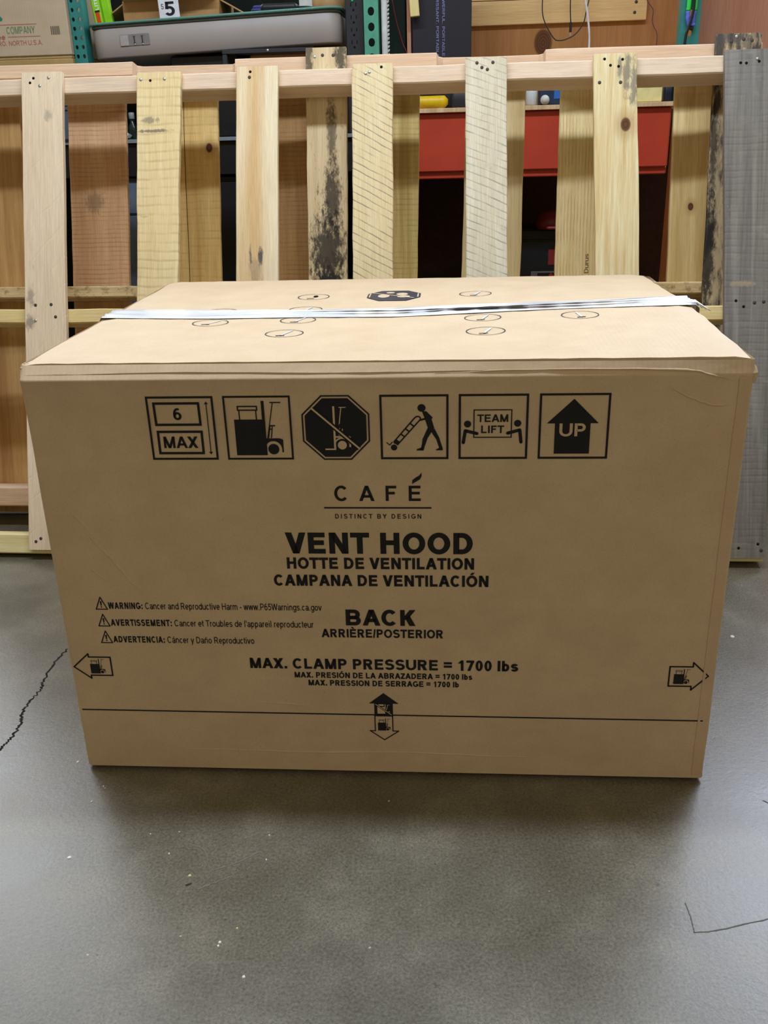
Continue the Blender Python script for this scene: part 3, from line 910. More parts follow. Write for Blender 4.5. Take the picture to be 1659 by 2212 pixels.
pal = bpy.data.objects.new('wooden_pallet', None)
COL.objects.link(pal)
pal.matrix_world = pallet_frame((-.907, 2.178, .03), -.091, 19)
tag(pal, 'nearer wooden pallet directly behind the carton, with a weathered grey board at right', 'pallet', 'wooden pallets leaning at the back')
NAILS = {1: [(.018, 1.172, 2), (.027, 1.183, 2), (.043, 1.164, 0), (.066, 1.183, 0), (.021, .623, 1), (.062, .624, 1), (.073, .593, 1), (.02, .584, 0), (.010, .022, 1), (.023, .03, 1)],
 2: [(.302, 1.171, 0), (.326, 1.168, 2), (.362, 1.171, 0)], 3: [(.577, 1.181, 2), (.575, 1.168, 1)], 4: [(.861, 1.168, 0), (.87, 1.171, 0), (.899, 1.182, 2)],
 5: [(1.129, 1.184, 1), (1.141, 1.173, 1), (1.154, 1.168, 1), (1.167, 1.184, 1)],
 6: [(1.43, 1.183, 2), (1.472, 1.181, 2), (1.444, 1.168, 2), (1.463, 1.165, 2), (1.419, 1.129, 1), (1.468, 1.128, 1)],
 7: [(1.744, 1.166, 2), (1.757, 1.165, 2), (1.782, 1.174, 0), (1.786, 1.168, 2), (1.746, .615, 2), (1.764, .601, 2), (1.789, .61, 1), (1.81, .612, 1), (1.766, .025, 2), (1.811, .035, 2), (1.819, .02, 1)]}
for k, (bl, br, tl, tr, s1, re) in {1: (-.010, .100, -.005, .099, 1.198, .0006), 2: (.275, .372, .291, .403, 1.188, .0014), 3: (.533, .641, .542, .645, 1.195, .0005), 4: (.832, .931, .827, .926, 1.191, .0010), 5: (1.117, 1.216, 1.101, 1.200, 1.197, .0010), 6: (1.434, 1.541, 1.404, 1.505, 1.197, .0008), 7: (1.732, 1.832, 1.708, 1.816, 1.195, .0006)}.items():
    o = plank('deck_board', W[k], pal, bl, br, tl, tr, .0 if k != 7 else -.002, s1, 0, .0165, 20+k, re)
    if k == 7: o['label'] = 'weathered grey board'
    for (nu_, ns, kind) in NAILS[k]:
        nail(o, nu_-(bl+br)/2, ns, kind)
plank('deck_board', W[3], pal, -.30, -.20, -.30, -.20, 0, 1.195, 0, .0165, 31)
beam('stringer', W_str, pal, -.32, 1.83, 1.1485, 1.190, .0175, .093, 41)
beam('stringer', W_str2, pal, -.32, 1.83, .582, .618, .0175, .095, 42, slope=-.006)
beam('stringer', W_low, pal, -.32, 1.83, -.011, .040, .0175, .095, 43, lift=.0135)

pal2 = bpy.data.objects.new('wooden_pallet', None)
COL.objects.link(pal2)
pal2.matrix_world = pallet_frame((-.8922, 2.3406, -.0444), -.091, 15)
tag(pal2, 'farther wooden pallet with fork notches in its pale stringers, standing behind the nearer pallet', 'pallet', 'wooden pallets leaning at the back')
X = {
 'b1': wood('board_reddish_brown', '#c69c6e', '#b08157', 11, .7, .8, (0, .012, .3, '#6d4a2c', .25), [((12, 12, 10), .62, .74, '#5d4a38', .5)], blots=[(0.0, 0.865, 0.03, 0.03, '#63543f', 0.5)]),
 'b2': wood('board_cracked_yellow', '#cfae6c', '#b98e4c', 12, .8, .9, (0, .02, .2, '#8a6b3c', .2), (), [(.045, 1.0, .010)]),
 'b3': wood('board_walnut_brown', '#a8804f', '#8f683d', 13, .8, .9, (0, .012, .25, '#5d4326', .25)),
 'b4': wood('board_olive', '#b39a5e', '#97793f', 14, 1., .9, (0, .014, .25, '#6d5a33', .25)),
 'b5': wood('board_mottled', '#bfa878', '#a68a56', 15, .9, .9, None, [((18, 18, 30), .60, .68, '#5d564b', .7)]),
 'b6': wood('board_ribbed_pine', '#d3bb84', '#b8975a', 16, .8, .7, (pi/2, .0085, .55, '#9a7436', .2)),
 'b7': wood('board_knotty_pine', '#ceb178', '#b28f52', 17, .9, .9, None, [((24, 24, 18), .66, .74, '#5d564b', .6)], [(.015, .82, .008)]),
 'b0': wood('board_amber', '#b88f56', '#996c3c', 18, .8, .9, None, [((20, 20, 10), .62, .72, '#6f4b2c', .6)]),
 'p1': wood('board_black_stained', '#c4ab80', '#ab8e60', 19, .8, .8, None, [((60, 60, 22), .58, .68, '#24211f', .7)], blots=[(0.0, 0.7, 0.05, 0.11, '#24211f', 0.9), (0.012, 0.84, 0.024, 0.09, '#24211f', 0.85), (0.012, 1.0, 0.012, 0.1, '#24211f', 0.7), (-0.045, 1.18, 0.012, 0.05, '#24211f', 0.8), (0.038, 1.18, 0.016, 0.05, '#24211f', 0.85), (0.0, 0.58, 0.05, 0.1, '#24211f', 0.9)]),
 'p2': wood('board_grey_stained', '#b39a72', '#94805f', 20, .9, .9, None, [((26, 26, 6), .48, .58, '#2c2a29', .9)], blots=[(-0.036, 0.68, 0.018, 0.16, '#24211f', 0.9), (-0.032, 0.93, 0.01, 0.14, '#24211f', 0.8), (-0.04, 1.185, 0.022, 0.03, '#4a4644', 0.8), (0.0, 1.195, 0.05, 0.014, '#4a4644', 0.8), (0.035, 1.18, 0.02, 0.02, '#4a4644', 0.7)]),
}
S_top = wood('stringer_pink_pale', '#cdae8d', '#b9936e', 21, .8, .8, None, [((30, 30, 6), .70, .78, '#a0714a', .5)])
S_mid = wood('stringer_bark_edge', '#c6ab7c', '#a98a58', 22, 1., .9, None, [((60, 60, 40), .52, .62, '#6d5434', .6)])
S_bot = wood('stringer_rosy', '#cfae8a', '#b48a64', 23, .9, .9)
for nm, bl, br, tl, tr in (('b0', -.262, -.142, -.215, -.114), ('b1', .004, .166, .020, .182), ('b2', .300, .432, .320, .437), ('b3', .570, .682, .560, .679), ('b4', .850, .968, .872, .983), ('b5', 1.085, 1.240, 1.105, 1.262), ('b6', 1.330, 1.490, 1.352, 1.490), ('b7', 1.632, 1.722, 1.642, 1.739)):
    o = plank('deck_board', X[nm], pal2, bl, br, tl, tr, .088, 1.288, .1235, .139, 60+ord(nm[1]), .0010)
    if nm == 'b2':
        b = MB(); b.grid([[(-.0175-.0012*math.sin(k*.9)-.005*k/12-w_, -.0004, .3+.9*k/12) for k in range(13)] for w_ in (0, .0016)][::-1], sm=False)
        b.build('split_crack', M_hole, o)
    if nm == 'b6':
        printed('mill_stamp', text('Durus', 0, .050, 0, .011, .16), lambda x, y, e: Vector((.0215-y, -e, .654+x)), plain('faded_stamp_ink', '#6b5a40', .7, .2), o)
for nm, bl, br, tl, tr, pts in (('p1', .700, .802, .699, .801, [(.722, 1.276, 0), (.742, 1.279, 1), (.769, 1.278, 1)]), ('p2', 1.690, 1.80, 1.711, 1.818, [(1.746, 1.278, 1), (1.758, 1.289, 0), (1.775, 1.282, 1), (1.795, 1.279, 1)])):
    o = plank('deck_board', X[nm], pal2, bl, br, tl, tr, .086, 1.291, 0, .0165, 80+ord(nm[1]), .0012)
    for (nu_, ns, kind) in pts: nail(o, nu_-(bl+br)/2, ns-.092, kind)
def notched(u0, u1, notches, w0, dw):
    pr = [(0, w0)]
    for a, c_ in notches:
        a -= u0; c_ -= u0
        pr += [(a-.03, w0), (a-.001, w0), (a+.003, w0+dw*.75), (a+.014, w0+dw), ((a+c_)/2, w0+dw), (c_-.014, w0+dw), (c_-.003, w0+dw*.75), (c_+.001, w0), (c_+.03, w0)]
    pr.append((u1-u0, w0))
    return pr
nt = [(.243, .512), (1.030, 1.300)]
beam('stringer', S_top, pal2, -.34, 1.825, 1.247, 1.2825, .0175, .1225, 51, notched(-.34, 1.825, nt, .0175, .037), slope=-.004)
beam('stringer', S_mid, pal2, -.34, 1.825, .686, .716, .0175, .1225, 52, notched(-.34, 1.825, nt, .0175, .037), slope=-.006)
beam('stringer', S_bot, pal2, -.34, 1.825, .119, .172, .0175, .1225, 53, notched(-.34, 1.825, nt, .0175, .037))

# ------------------------------------------------------------------ shelving rack
RY = -.091
RO = Vector((0, 3.0, 0))
RU = Vector((math.cos(RY), math.sin(RY), 0))
RN = Vector((-math.sin(RY), math.cos(RY), 0))
def RK(u, d, z): return RO+RU*u+RN*d+Vector((0, 0, z))
def item(name, label, cat, u, d, z, rz=0, group=None):
    return thing(name, label, cat, RK(u, d, z), RY+rz, group)
def single(b, name, mats, label, cat, u, d, z, rz=0, rot=None, group=None):
    o = b.build(name, mats, None, RK(u, d, z), rot or (0, 0, RY+rz))
    return tag(o, label, cat, group)
M_teal = plain('teal_enamel', '#2f7f78', .45, .4)
M_green = plain('sea_green_enamel', '#4f9a80', .45, .4)
M_red = plain('orange_red_enamel', '#b8402a', .4, .4, var=.1, scale=6)
rack = item('shelving_rack', 'green steel shelving rack with an orange-red beam behind the pallets', 'shelf', 0, 0, 0)
def perforated(name, u, w, mat, cols, rr, pitch, d0=0., dep=.05, z1=1.75, zb=1.0635):
    b = MB()
    n = int((z1-zb)/pitch)
    cw = w/cols
    for i in range(n):
        for c_ in range(cols):
            x0, z0 = -w/2+c_*cw, i*pitch
            hz = pitch
            cx, cz = x0+cw/2, z0+hz/2+(hz*.0)
            sq = []
            ci = []
            aa = math.atan2(hz/2, cw/2)
            for a in sorted([k*pi/6 for k in range(12)]+[aa, pi-aa, pi+aa, 2*pi-aa]):
                ca, sa = math.cos(a), math.sin(a)
                s_ = min(cw/2/abs(ca) if abs(ca) > 1e-6 else 9, hz/2/abs(sa) if abs(sa) > 1e-6 else 9)
                sq.append((cx+ca*s_, 0, cz+sa*s_))
                ci.append((cx+rr[0]*ca, 0, cz+rr[1]*sa))
            ci2 = [(p[0], .004, p[2]) for p in ci]
            b.grid([ci, sq], True, sm=False)
            b.grid([ci2, ci], True, sm=False)
    b.box(-w/2, -w/2+.003, .0005, dep, 0, n*pitch, .0005)
    b.box(w/2-.003, w/2, .0005, dep, 0, n*pitch, .0005)
    b.build(name, mat, rack, (u, d0, zb))
perforated('upright', -.868, .038, M_teal, 2, (.0045, .0058), .0245, zb=1.0012)
perforated('upright', .002, .042, M_green, 1, (.0095, .0115), .040)
perforated('upright', .902, .052, M_teal, 1, (.006, .009), .05)
b = MB()
b.box(.026, .872, .004, .044, .885, 1.050, .004)
b.box(.026, .872, .016, .05, .865, .887, .003)
b.build('beam', M_red, rack)
for u in (.062, .945):
    b = MB(); b.box(u-.02, u+.02, .052, .095, 0, 1.050, .002); b.build('leg', M_dark, rack)
for u in (-1.6,):
    b = MB(); b.box(u-.02, u+.02, .05, .09, 0, .989, .002); b.build('leg', M_dark, rack)
W_deck = wood('shelf_plywood', '#c9aa80', '#a9855a', 24, .8, .9)
b = MB(); b.box(-.02, .93, -.012, .44, 1.0505, 1.063, .001); b.build('shelf_deck', W_deck, rack)
b = MB(); b.box(-1.7, -.03, .0, .44, .99, 1.001, .001); b.build('shelf_deck', plain('pale_laminate', '#7f8b90', .5, .3), rack)
b = MB(); b.box(-1.7, -.03, .012, .05, .893, .989, .002); b.build('shelf_rail', M_black, rack)
b = MB(); b.box(.03, .93, .10, .44, .492, .505, .001); b.build('shelf_deck', W_deck, rack)
b = MB(); b.box(-1.9, .10, .60, .62, 0, 1.75, .001); b.build('dark_backing', plain('black_green_panel', '#1b211e', .8, .1, scale=9, var=.4), rack)

b = MB(); b.box(.03, .965, .445, .459, 0, 1.05, .001); b.build('dark_backing', plain('dark_brown_shade_sheet', '#3d2f26', .8, .1), rack)  # dark sheet added before the plywood, its colour imitating shade under the shelf
W_ply = wood('plywood_orange', '#a47342', '#8e5d32', 25, .35, .9, None, (), [(-.012, 1.262, .033)], bump=.1)
W_ply2 = wood('plywood_reddish', '#ab785a', '#956145', 26, .3, .9, None, [((5, 5, 5), .5, .7, '#a87a70', .6)], bump=.1)
b = MB(); b.box(-.44, .47, 0, .016, 0, 1.50, .001)
single(b, 'plywood_panel', W_ply, 'orange plywood panel with a dark knot at the back of the shelf', 'plywood sheet', .54, .462, 0)
b = MB(); b.box(0, .75, 0, .018, 0, 1.50, .001)
o = single(b, 'plywood_panel', W_ply2, 'reddish brown plywood panel at far right beyond the green upright', 'plywood sheet', .950, .12, 0)
W_pine = wood('pine_board', '#cba66e', '#b88e55', 27, .5, .7, None, [((40, 40, 40), .66, .74, '#8a6238', .6)], bump=.1)
for z0, z1, lab in ((1.317, 1.3865, 'lower pine board screwed across the plywood behind hanging cables'), (1.3885, 1.46, 'upper pine board across the plywood, cut by the top of the frame')):
    b = MB(); b.box(-.036, 0, 0, .018, 0, .60, .001)
    o = b.build('pine_board', W_pine, None, RK(.254, .443, z0), (0, 0, 0))
    mm = Matrix.Identity(4)
    for i in range(3):
        mm[i][0], mm[i][1], mm[i][2] = (-Vector((0, 0, 1)))[i], RN[i], RU[i]
        mm[i][3] = RK(.254, .443, z0)[i]
    b2 = MB(); b2.box(-(z1-z0), 0, 0, .018, 0, .60, .001)
    me = o.data
    bpy.data.objects.remove(o)
    o = b2.build('pine_board', W_pine)
    o.matrix_world = mm
    tag(o, lab, 'board', 'pine boards on the plywood')
    if z0 < 1.35:
        for (x, z) in ((.565, .052), (.562, .022)):
            q = MB(); q.lathe([(.0006, 0), (.005, 0), (.004, .0015), (.0006, .0018)], seg=10)
            q.build('screw', M_rust, o, (-z, -.0004, x), (pi/2, 0, 0))

# -- cartons at far left
def carton_plain(name, label, u, d, z, w, dp, h, mat, rz=0):
    o = item(name, label, 'box', u, d, z, rz)
    b = MB(); b.box(-w/2, w/2, 0, dp, 0, h-.006, .003); b.build('carton_body', mat, o)
    b = MB(); b.box(-w/2+.001, w/2-.001, .001, dp/2-.001, h-.006, h, .001); b.box(-w/2+.001, w/2-.001, dp/2+.001, dp-.001, h-.006, h, .001); b.build('top_flap', mat, o)
    return o
cw = .52
lowc = carton_plain('cardboard_carton', 'low yellowed carton under the pale printed carton at far left', -.8885-cw/2, -.02, 1.1015, cw, .40, .134, M_card_old)
b = MB(); b.box(-.26, .26, 0, .36, 0, .10, .006); b.box(-.265, .265, -.004, .364, .085, .1, .003)
single(b, 'storage_bin', plain('slate_blue_plastic', '#55606e', .5, .4), 'slate blue plastic bin under the yellowed carton', 'bin', -1.162, -.01, 1.0012)
lc = carton_plain('cardboard_carton', 'pale carton with faded green COMPANY lettering at far left', -.8885-cw/2, -.02, 1.237, cw, .40, .26, M_card_lt)
def cl(x, z, e): return Vector((x-(-.8885-cw/2), -e, z-1.237))
M_gi = plain('faded_green_ink', '#6f8a68', .7, .2); M_g2 = plain('green_ink', '#2f7f68', .6, .2); M_ri = plain('faded_red_ink', '#ad6a62', .7, .2)
printed('lettering', text('COMPANY', -1.077, -.990, 1.2985, .0185, .17), cl, M_gi, lc)
printed('lettering', [rect(-1.14, 1.3215, -.983, 1.3232), rect(-1.075, 1.2895, -.976, 1.2910)] + text('ee', -1.108, -1.084, 1.283, .0155, .2) + text('ORO. NORTH U.S.A.', -1.12, -.972, 1.2675, .0125, .15), cl, M_ri, lc)
printed('logo', [[(-1.14, 1.3345), (-1.087, 1.3325), (-1.083, 1.338), (-1.103, 1.362), (-1.12, 1.38)]], cl, M_g2, lc)
rb = random.Random(2)
bars = []
x = -.942
while x < -.917:
    w = rb.uniform(.001, .003); bars.append(rect(x, 1.2925, x+w, 1.3145)); x += w+rb.uniform(.0008, .0018)
printed('barcode', bars, cl, plain('faded_black_ink', '#6b5d52', .7, .2), lc)

# -- grey side table lying on the shelf
TILT = .031
M_tab = plain('warm_grey_laminate', '#9c948e', .45, .4, var=.04, scale=8)
tb = item('side_table', 'grey table top with rounded ends, glass top and socket, tilted on the shelf', 'table', -.830, -.01, 1.2232)
tb.rotation_euler = (0, -TILT, RY)
b = MB(); b.rbox(0, .742, 0, .40, 0, .080, .045, .004, 8); b.build('apron', M_tab, tb)
t = NT('green_edged_glass'); M_glass = t.done(C('#6fa99c'), .08, .6); t.b.inputs['Transmission Weight'].default_value = .35
b = MB(); b.rbox(-.010, .752, -.010, .41, .0875, .0945, .05, .0025, 8); b.build('glass_top', M_glass, tb)
b = MB(); b.rbox(-.002, .744, -.002, .40, .0802, .0872, .045, .002, 8); b.build('rim', plain('dark_steel_rim', '#59615f', .4, .5), tb)
b = MB(); b.box(.091, .180, -.0022, .004, .0285, .0600, .0012); pan = b.build('socket_panel', plain('socket_grey', '#7d7b7c', .4, .4), tb)
b = MB(); b.box(.092, .117, -.0036, -.0018, .030, .058, .0006); b.build('usb_door', plain('socket_light_grey', '#a09d9b', .4, .4), pan)
for x in (.133, .157):
    b = MB(); b.box(x, x+.0035, -.0030, -.0020, .036, .053, .0003); b.box(x-.0018, x+.0053, -.0030, -.0020, .0525, .0545, .0003); b.box(x-.0018, x+.0053, -.0030, -.0020, .035, .037, .0003)
    b.build('socket_slot', plain('brass_slot', '#4a3526', .4, .4), pan)
    b = MB(); b.lathe([(.0004, 0), (.003, 0), (.002, .0008), (.0004, .001)], seg=10); b.build('socket_pin', M_steel, pan, (x+.0018, -.0022, .0325), (pi/2, 0, 0))
def ttz(u): return 1.2232+.0948+TILT*(u+.83)+.0006
# supports under the table
b = MB(); b.box(-.10, .10, 0, .30, 0, .226, .004)
single(b, 'tool_case', M_black, 'black case under the grey table', 'case', -.505, .02, 1.0012)
b = MB(); b.box(-.14, .14, 0, .30, 0, .222, .003)
single(b, 'cardboard_carton', M_card_br, 'small brown carton under the right end of the grey table', 'box', -.225, .03, 1.0012)
bk = item('mounting_bracket', 'black metal bracket lying under the front edge of the grey table', 'bracket', -.43, -.05, 1.2215)
b = MB(); b.box(0, .27, 0, .05, 0, .012, .002); b.box(0, .014, 0, .05, -.03, .0, .002); b.build('rail', M_dark, bk)
b = MB(); b.lathe([(.0004, 0), (.0045, 0), (.0035, .002), (.0004, .0025)], seg=12); b.build('bolt', M_steel, bk, (.135, -.0005, .007), (pi/2, 0, 0))
# things on the table
bx = item('open_carton', 'open brown carton with folded-out flaps on the grey table', 'box', -.60, .06, ttz(-.60))
M_cin = M_card_br
b = MB()
b.box(-.145, .145, 0, .004, 0, .055, .001); b.box(-.145, .145, .196, .2, 0, .055, .001); b.box(-.145, -.141, .004, .196, 0, .055, .001); b.box(.141, .145, .004, .196, 0, .055, .001); b.box(-.141, .141, .004, .196, 0, .004, .001)
b.build('carton_body', M_card_br, bx)
b = MB(); b.box(-.07, 0, 0, .15, -.002, .002, .001, M=Matrix.Translation((-.145, .02, .053)) @ Matrix.Rotation(-.55, 4, 'Y')); b.build('side_flap', M_card_br, bx)
b = MB(); b.box(0, .10, 0, .15, -.002, .002, .001, M=Matrix.Translation((.145, .02, .053)) @ Matrix.Rotation(.50, 4, 'Y')); b.build('side_flap', M_card_br, bx)
b = MB(); b.box(-.14, .14, -.05, 0, -.002, .002, .001, M=Matrix.Translation((0, 0, .055)) @ Matrix.Rotation(-.25, 4, 'X')); b.build('front_flap', M_card_br, bx)
tg = item('price_tag', 'white five dollar price tag standing on the grey table', 'price tag', -.583, -.013, ttz(-.583)-.0015)
tg.rotation_euler = (0, -TILT, RY)
b = MB(); b.box(-.030, .030, 0, .0012, 0, .056, .0002); b.build('card', plain('white_card', '#d3d6dc', .6, .3), tg)
def tgm(x, z, e): return Vector((x, -e, z))
printed('price_lettering', text('5', -.012, .017, .006, .036, .2) + text('$', -.0225, -.0145, .024, .013, .12), tgm, M_ink, tg)
M_neon = plain('neon_green_plastic', '#8fd11d', .4, .4)
for (u, lab, white) in ((-.822, 'neon green level with white LITE lettering, left of the open carton', 1), (-.796, 'plain neon green stick beside the lettered neon level', 0)):
    o = item('spirit_level', lab, 'level', u, .06+.012*(1-white), ttz(u), 0, 'neon green sticks')
    o.rotation_euler = (0, -.11, RY)
    b = MB(); b.box(-.0125, .0125, 0, .02, 0, .17, .003); b.build('bar', M_neon, o)
    if white:
        b = MB(); b.box(-.004, .008, -.0012, .0008, .001, .036, .0006); b.build('orange_grip', plain('orange_plastic', '#e0461e', .4, .4), o)
        def lvl(x, z, e): return Vector((.0095-z, -e, .042+x))
        b = MB(); b.box(-.005, .010, -.0006, .0008, .036, .041, .0003); b.build('dark_band', M_black, o)
        printed('lettering', text('LITE', .0, .032, .001, .010, .24), lvl, plain('white_lettering', '#f0f0ea', .5, .3), o, .0004)
dv = item('black_tool', 'black and silver tool lying across the open carton by the price tag', 'tool', -.60, .03, ttz(-.6)+.0565)
b = MB(); b.rbox(-.02, .035, -.03, .03, 0, .03, .008, .002, 4); b.build('handle', M_black, dv)
b = MB(); b.rbox(.036, .075, -.022, .022, .002, .026, .006, .002, 4); b.build('head', plain('tool_silver', '#8a8d92', .35, .5, .4), dv)
b = MB()
for k in range(4): b.rbox(-.05+.006*k, .05-.004*k, 0, .08, .008*k, .008*k+.0085, .02, .003, 5)
single(b, 'folded_cloth', plain('violet_blue_cloth', '#4b4f8c', .9, .1, var=.35), 'violet blue cloth heaped on the grey table right of the open carton', 'cloth', -.345, .16, ttz(-.345)+.0028)
fl_ = item('black_lamp', 'flat black device with cord on the right half of the grey table', 'device', -.27, .05, ttz(-.27)+.002)
b = MB(); b.rbox(-.06, .05, 0, .09, 0, .022, .012, .006, 5); b.build('housing', M_black, fl_)
b = MB(); b.tube(smooth([(.048, .02, .011), (.08, .015, .010), (.11, .03, .006), (.14, .05, .004)], 5), .003); b.build('cord', M_black, fl_)
rl = item('tape_roll', 'tan wrapped roll at the right end of the grey table', 'roll', -.135, .16, ttz(-.135))
b = MB(); b.lathe([(.028, 0), (.052, 0), (.055, .004), (.055, .046), (.052, .05), (.028, .05)], seg=28); b.build('roll', plain('tan_roll_tape', '#b98f5f', .4, .5), rl)
b = MB(); b.lathe([(.012, .0505), (.03, .0505), (.028, .058), (.01, .06)], seg=20); b.build('plastic_wrap', plain('clear_wrap', '#d9d2c6', .15, .6), rl)
b = MB(); b.box(-.04, .03, 0, .05, 0, .08, .004)
single(b, 'white_carton', plain('white_coated_card', '#d5d6cf', .5, .3), 'white box behind the tan roll', 'box', -.205, .25, ttz(-.17))

# -- uprights' neighbours
os_ = item('outlet_strip', 'tall black outlet strip standing beside the middle green upright', 'power strip', -.051, .03, 1.0012)
b = MB(); b.box(-.0255, .030, 0, .03, 0, .52, .003); b.build('housing', plain('matte_black_plastic', '#24262b', .5, .4), os_)
for k, z in enumerate((.243, .275, .308, .340)):
    b = MB()
    for x in (-.009, .006): b.box(x, x+.0025, -.0012, .0008, z, z+.009, .0003)
    b.lathe([(.0004, 0), (.003, 0), (.003, .001), (.0004, .0012)], seg=10, M=Matrix.Translation((-.0005, -.0002, z-.009)) @ Matrix.Rotation(pi/2, 4, 'X'))
    b.build('outlet', M_hole, os_)
b = MB(); b.lathe([(.0004, 0), (.004, 0), (.003, .002), (.0004, .003)], seg=10); b.build('power_light', plain('green_lens', '#18b060', .3, .5), os_, (-.003, -.0004, .354), (pi/2, 0, 0))
ws = item('plastic_strip', 'white plastic strip with scalloped edge right of the middle green upright', 'strip', .031, .005, 1.0635)
b = MB(); b.box(0, .017, 0, .012, 0, .42, .004); b.build('strip', plain('white_plastic', '#c7cac8', .4, .4), ws)
b = MB()
for k in range(38): b.lathe([(.0004, -.005), (.0028, -.003), (.0028, .003), (.0004, .005)], seg=8, M=Matrix.Translation((.0195, .004, .01+k*.0105)) @ Matrix.Rotation(.5, 4, 'Y'))
b.build('scalloped_edge', plain('grey_white_plastic', '#b0b3ae', .5, .3), ws)
b = MB(); b.box(0, .012, 0, .03, 0, .40, .001)
single(b, 'wood_strip', W_ply2, 'thin brown wood strip left of the black carton', 'wood strip', .1015, .055, 1.0635)
b = MB(); b.tube(smooth([(0, 0, .30), (.012, .004, .24), (.03, 0, .18), (.044, -.003, .14), (.055, .0, .0)], 5), .0013)
single(b, 'red_wire', plain('red_insulation', '#7e1f24', .5, .3), 'thin red wire hanging beside the white plastic strip', 'wire', .058, .065, 1.0635)
b = MB(); b.box(-.03, .03, 0, .22, 0, .42, .003)
single(b, 'dark_case', plain('dark_green_plastic', '#132420', .6, .2), 'dark green case in shadow behind the white plastic strip', 'case', .067, .09, 1.0635)
bc = item('black_carton', 'tall black carton with violet lettering standing on the shelf', 'box', .2035, .05, 1.0635)
b = MB(); b.box(-.0865, .0865, 0, .20, 0, .44, .002); b.build('carton_body', plain('black_coated_card', '#23222a', .5, .3, var=.06), bc)
M_vi = plain('violet_ink', '#7f7fb5', .6, .2)
def vt(x, z, e): return Vector((-.0165+z, -e, .440-x))
printed('lettering', text('PUISSANT. PORTABLE', .0, .168, .0, .0078, .15), lambda x, z, e: Vector((-.0162+z, -e, .3055-x)), M_vi, bc)
printed('lettering', text('POWERFUL. PORTABLE', .0, .168, .0, .0078, .15), lambda x, z, e: Vector((.0012+z, -e, .309-x)), M_vi, bc)
wt = item('wood_block', 'pale yellow wood block hanging in front of the black carton', 'wood block', .128, .015, 1.308)
wt.rotation_euler = (0, -.07, RY)
b = MB(); b.box(-.0135, .0125, 0, .022, 0, .15, .001); b.build('block', wood('pale_block', '#cdb878', '#bfa562', 28, 1., .5), wt)
b = MB(); b.tube([(0, .011, .149), (0, .011, .45)], .002); b.build('hanging_string', M_dark, wt)

# -- cables in front of the plywood
b = MB(); b.tube(smooth([(.545, .40, 1.46), (.52, .40, 1.40), (.517, .40, 1.375), (.519, .40, 1.34), (.530, .40, 1.31), (.555, .40, 1.272), (.572, .40, 1.262), (.60, .40, 1.266), (.627, .40, 1.28), (.650, .40, 1.31), (.657, .40, 1.345), (.666, .40, 1.39), (.67, .40, 1.46)], 6), .0018)
o = b.build('looped_cable', M_dark, None, RO, (0, 0, RY)); tag(o, 'thin black cable hanging in a loop before the plywood', 'cable')
us = item('usb_cable', 'black cable with metal plug hanging inside the loop', 'cable', .610, .405, 1.268)
b = MB(); b.tube(smooth([(0, 0, .045), (-.003, 0, .08), (-.004, 0, .12), (-.002, 0, .19)], 5), .0018); b.build('cord', M_black, us)
b = MB(); b.box(-.004, .004, -.003, .003, .017, .046, .001); b.build('plug', M_black, us)
b = MB(); b.box(-.0028, .0028, -.0015, .0015, .006, .0175, .0004); b.build('plug_tip', plain('brass_tip', '#b7a27a', .35, .5, .6), us)
b = MB(); b.tube(smooth([(.640, .37, 1.46), (.648, .37, 1.38), (.655, .37, 1.345), (.664, .37, 1.295), (.668, .37, 1.25), (.668, .37, 1.15), (.667, .37, 1.066)], 6), .0032)
o = b.build('white_cable', plain('white_insulation', '#d6d8da', .4, .4), None, RO, (0, 0, RY)); tag(o, 'white cable hanging straight down before the plywood', 'cable')
b = MB(); b.tube(smooth([(.84, .44, 1.46), (.848, .44, 1.39), (.856, .44, 1.366), (.870, .44, 1.350), (.8745, .44, 1.338), (.873, .44, 1.315), (.880, .44, 1.295), (.892, .44, 1.27), (.892, .44, 1.2), (.89, .44, 1.066)], 6), .0013)
o = b.build('thin_wire', plain('brown_violet_insulation', '#5b4450', .5, .3), None, RO, (0, 0, RY)); tag(o, 'thin wavy wire on the plywood just left of the right green upright', 'wire')
# -- cords on the right upright
cd_ = item('bungee_cord', 'bright green and blue cord hanging on the right green upright', 'cord', .8985, -.012, 1.235)
for x, seed in ((-.008, 1), (.009, 2)):
    r = random.Random(seed)
    b = MB(); b.tube(smooth([(x, 0, .058), (x+.001, 0, .09), (x, 0, .3)], 5), .0062); b.build('green_section', plain('bright_green_cord', '#34d24a', .6, .3), cd_)
    b = MB(); b.tube(smooth([(x*.5+.004, .0, .020), (x*.8, 0, .035), (x, 0, .057)], 5), lambda i: .0058+r.uniform(-.0008, .0008)); b.build('blue_section', plain('violet_blue_cord', '#5f6fd0', .7, .2, var=.3), cd_)
b = MB(); b.box(.0, .010, -.004, .004, .009, .019, .002); b.build('end_tip', M_black, cd_)
b = MB(); b.tube(smooth([(.003, -.011, .30), (.004, -.011, .09), (.002, -.011, .05), (-.006, -.011, .015), (-.012, -.010, -.02), (-.013, -.010, -.16)], 6), .0038)
single(b, 'extension_cable', M_black, 'black cable running down over the green and blue cord', 'cable', .8985, -.014, 1.235)

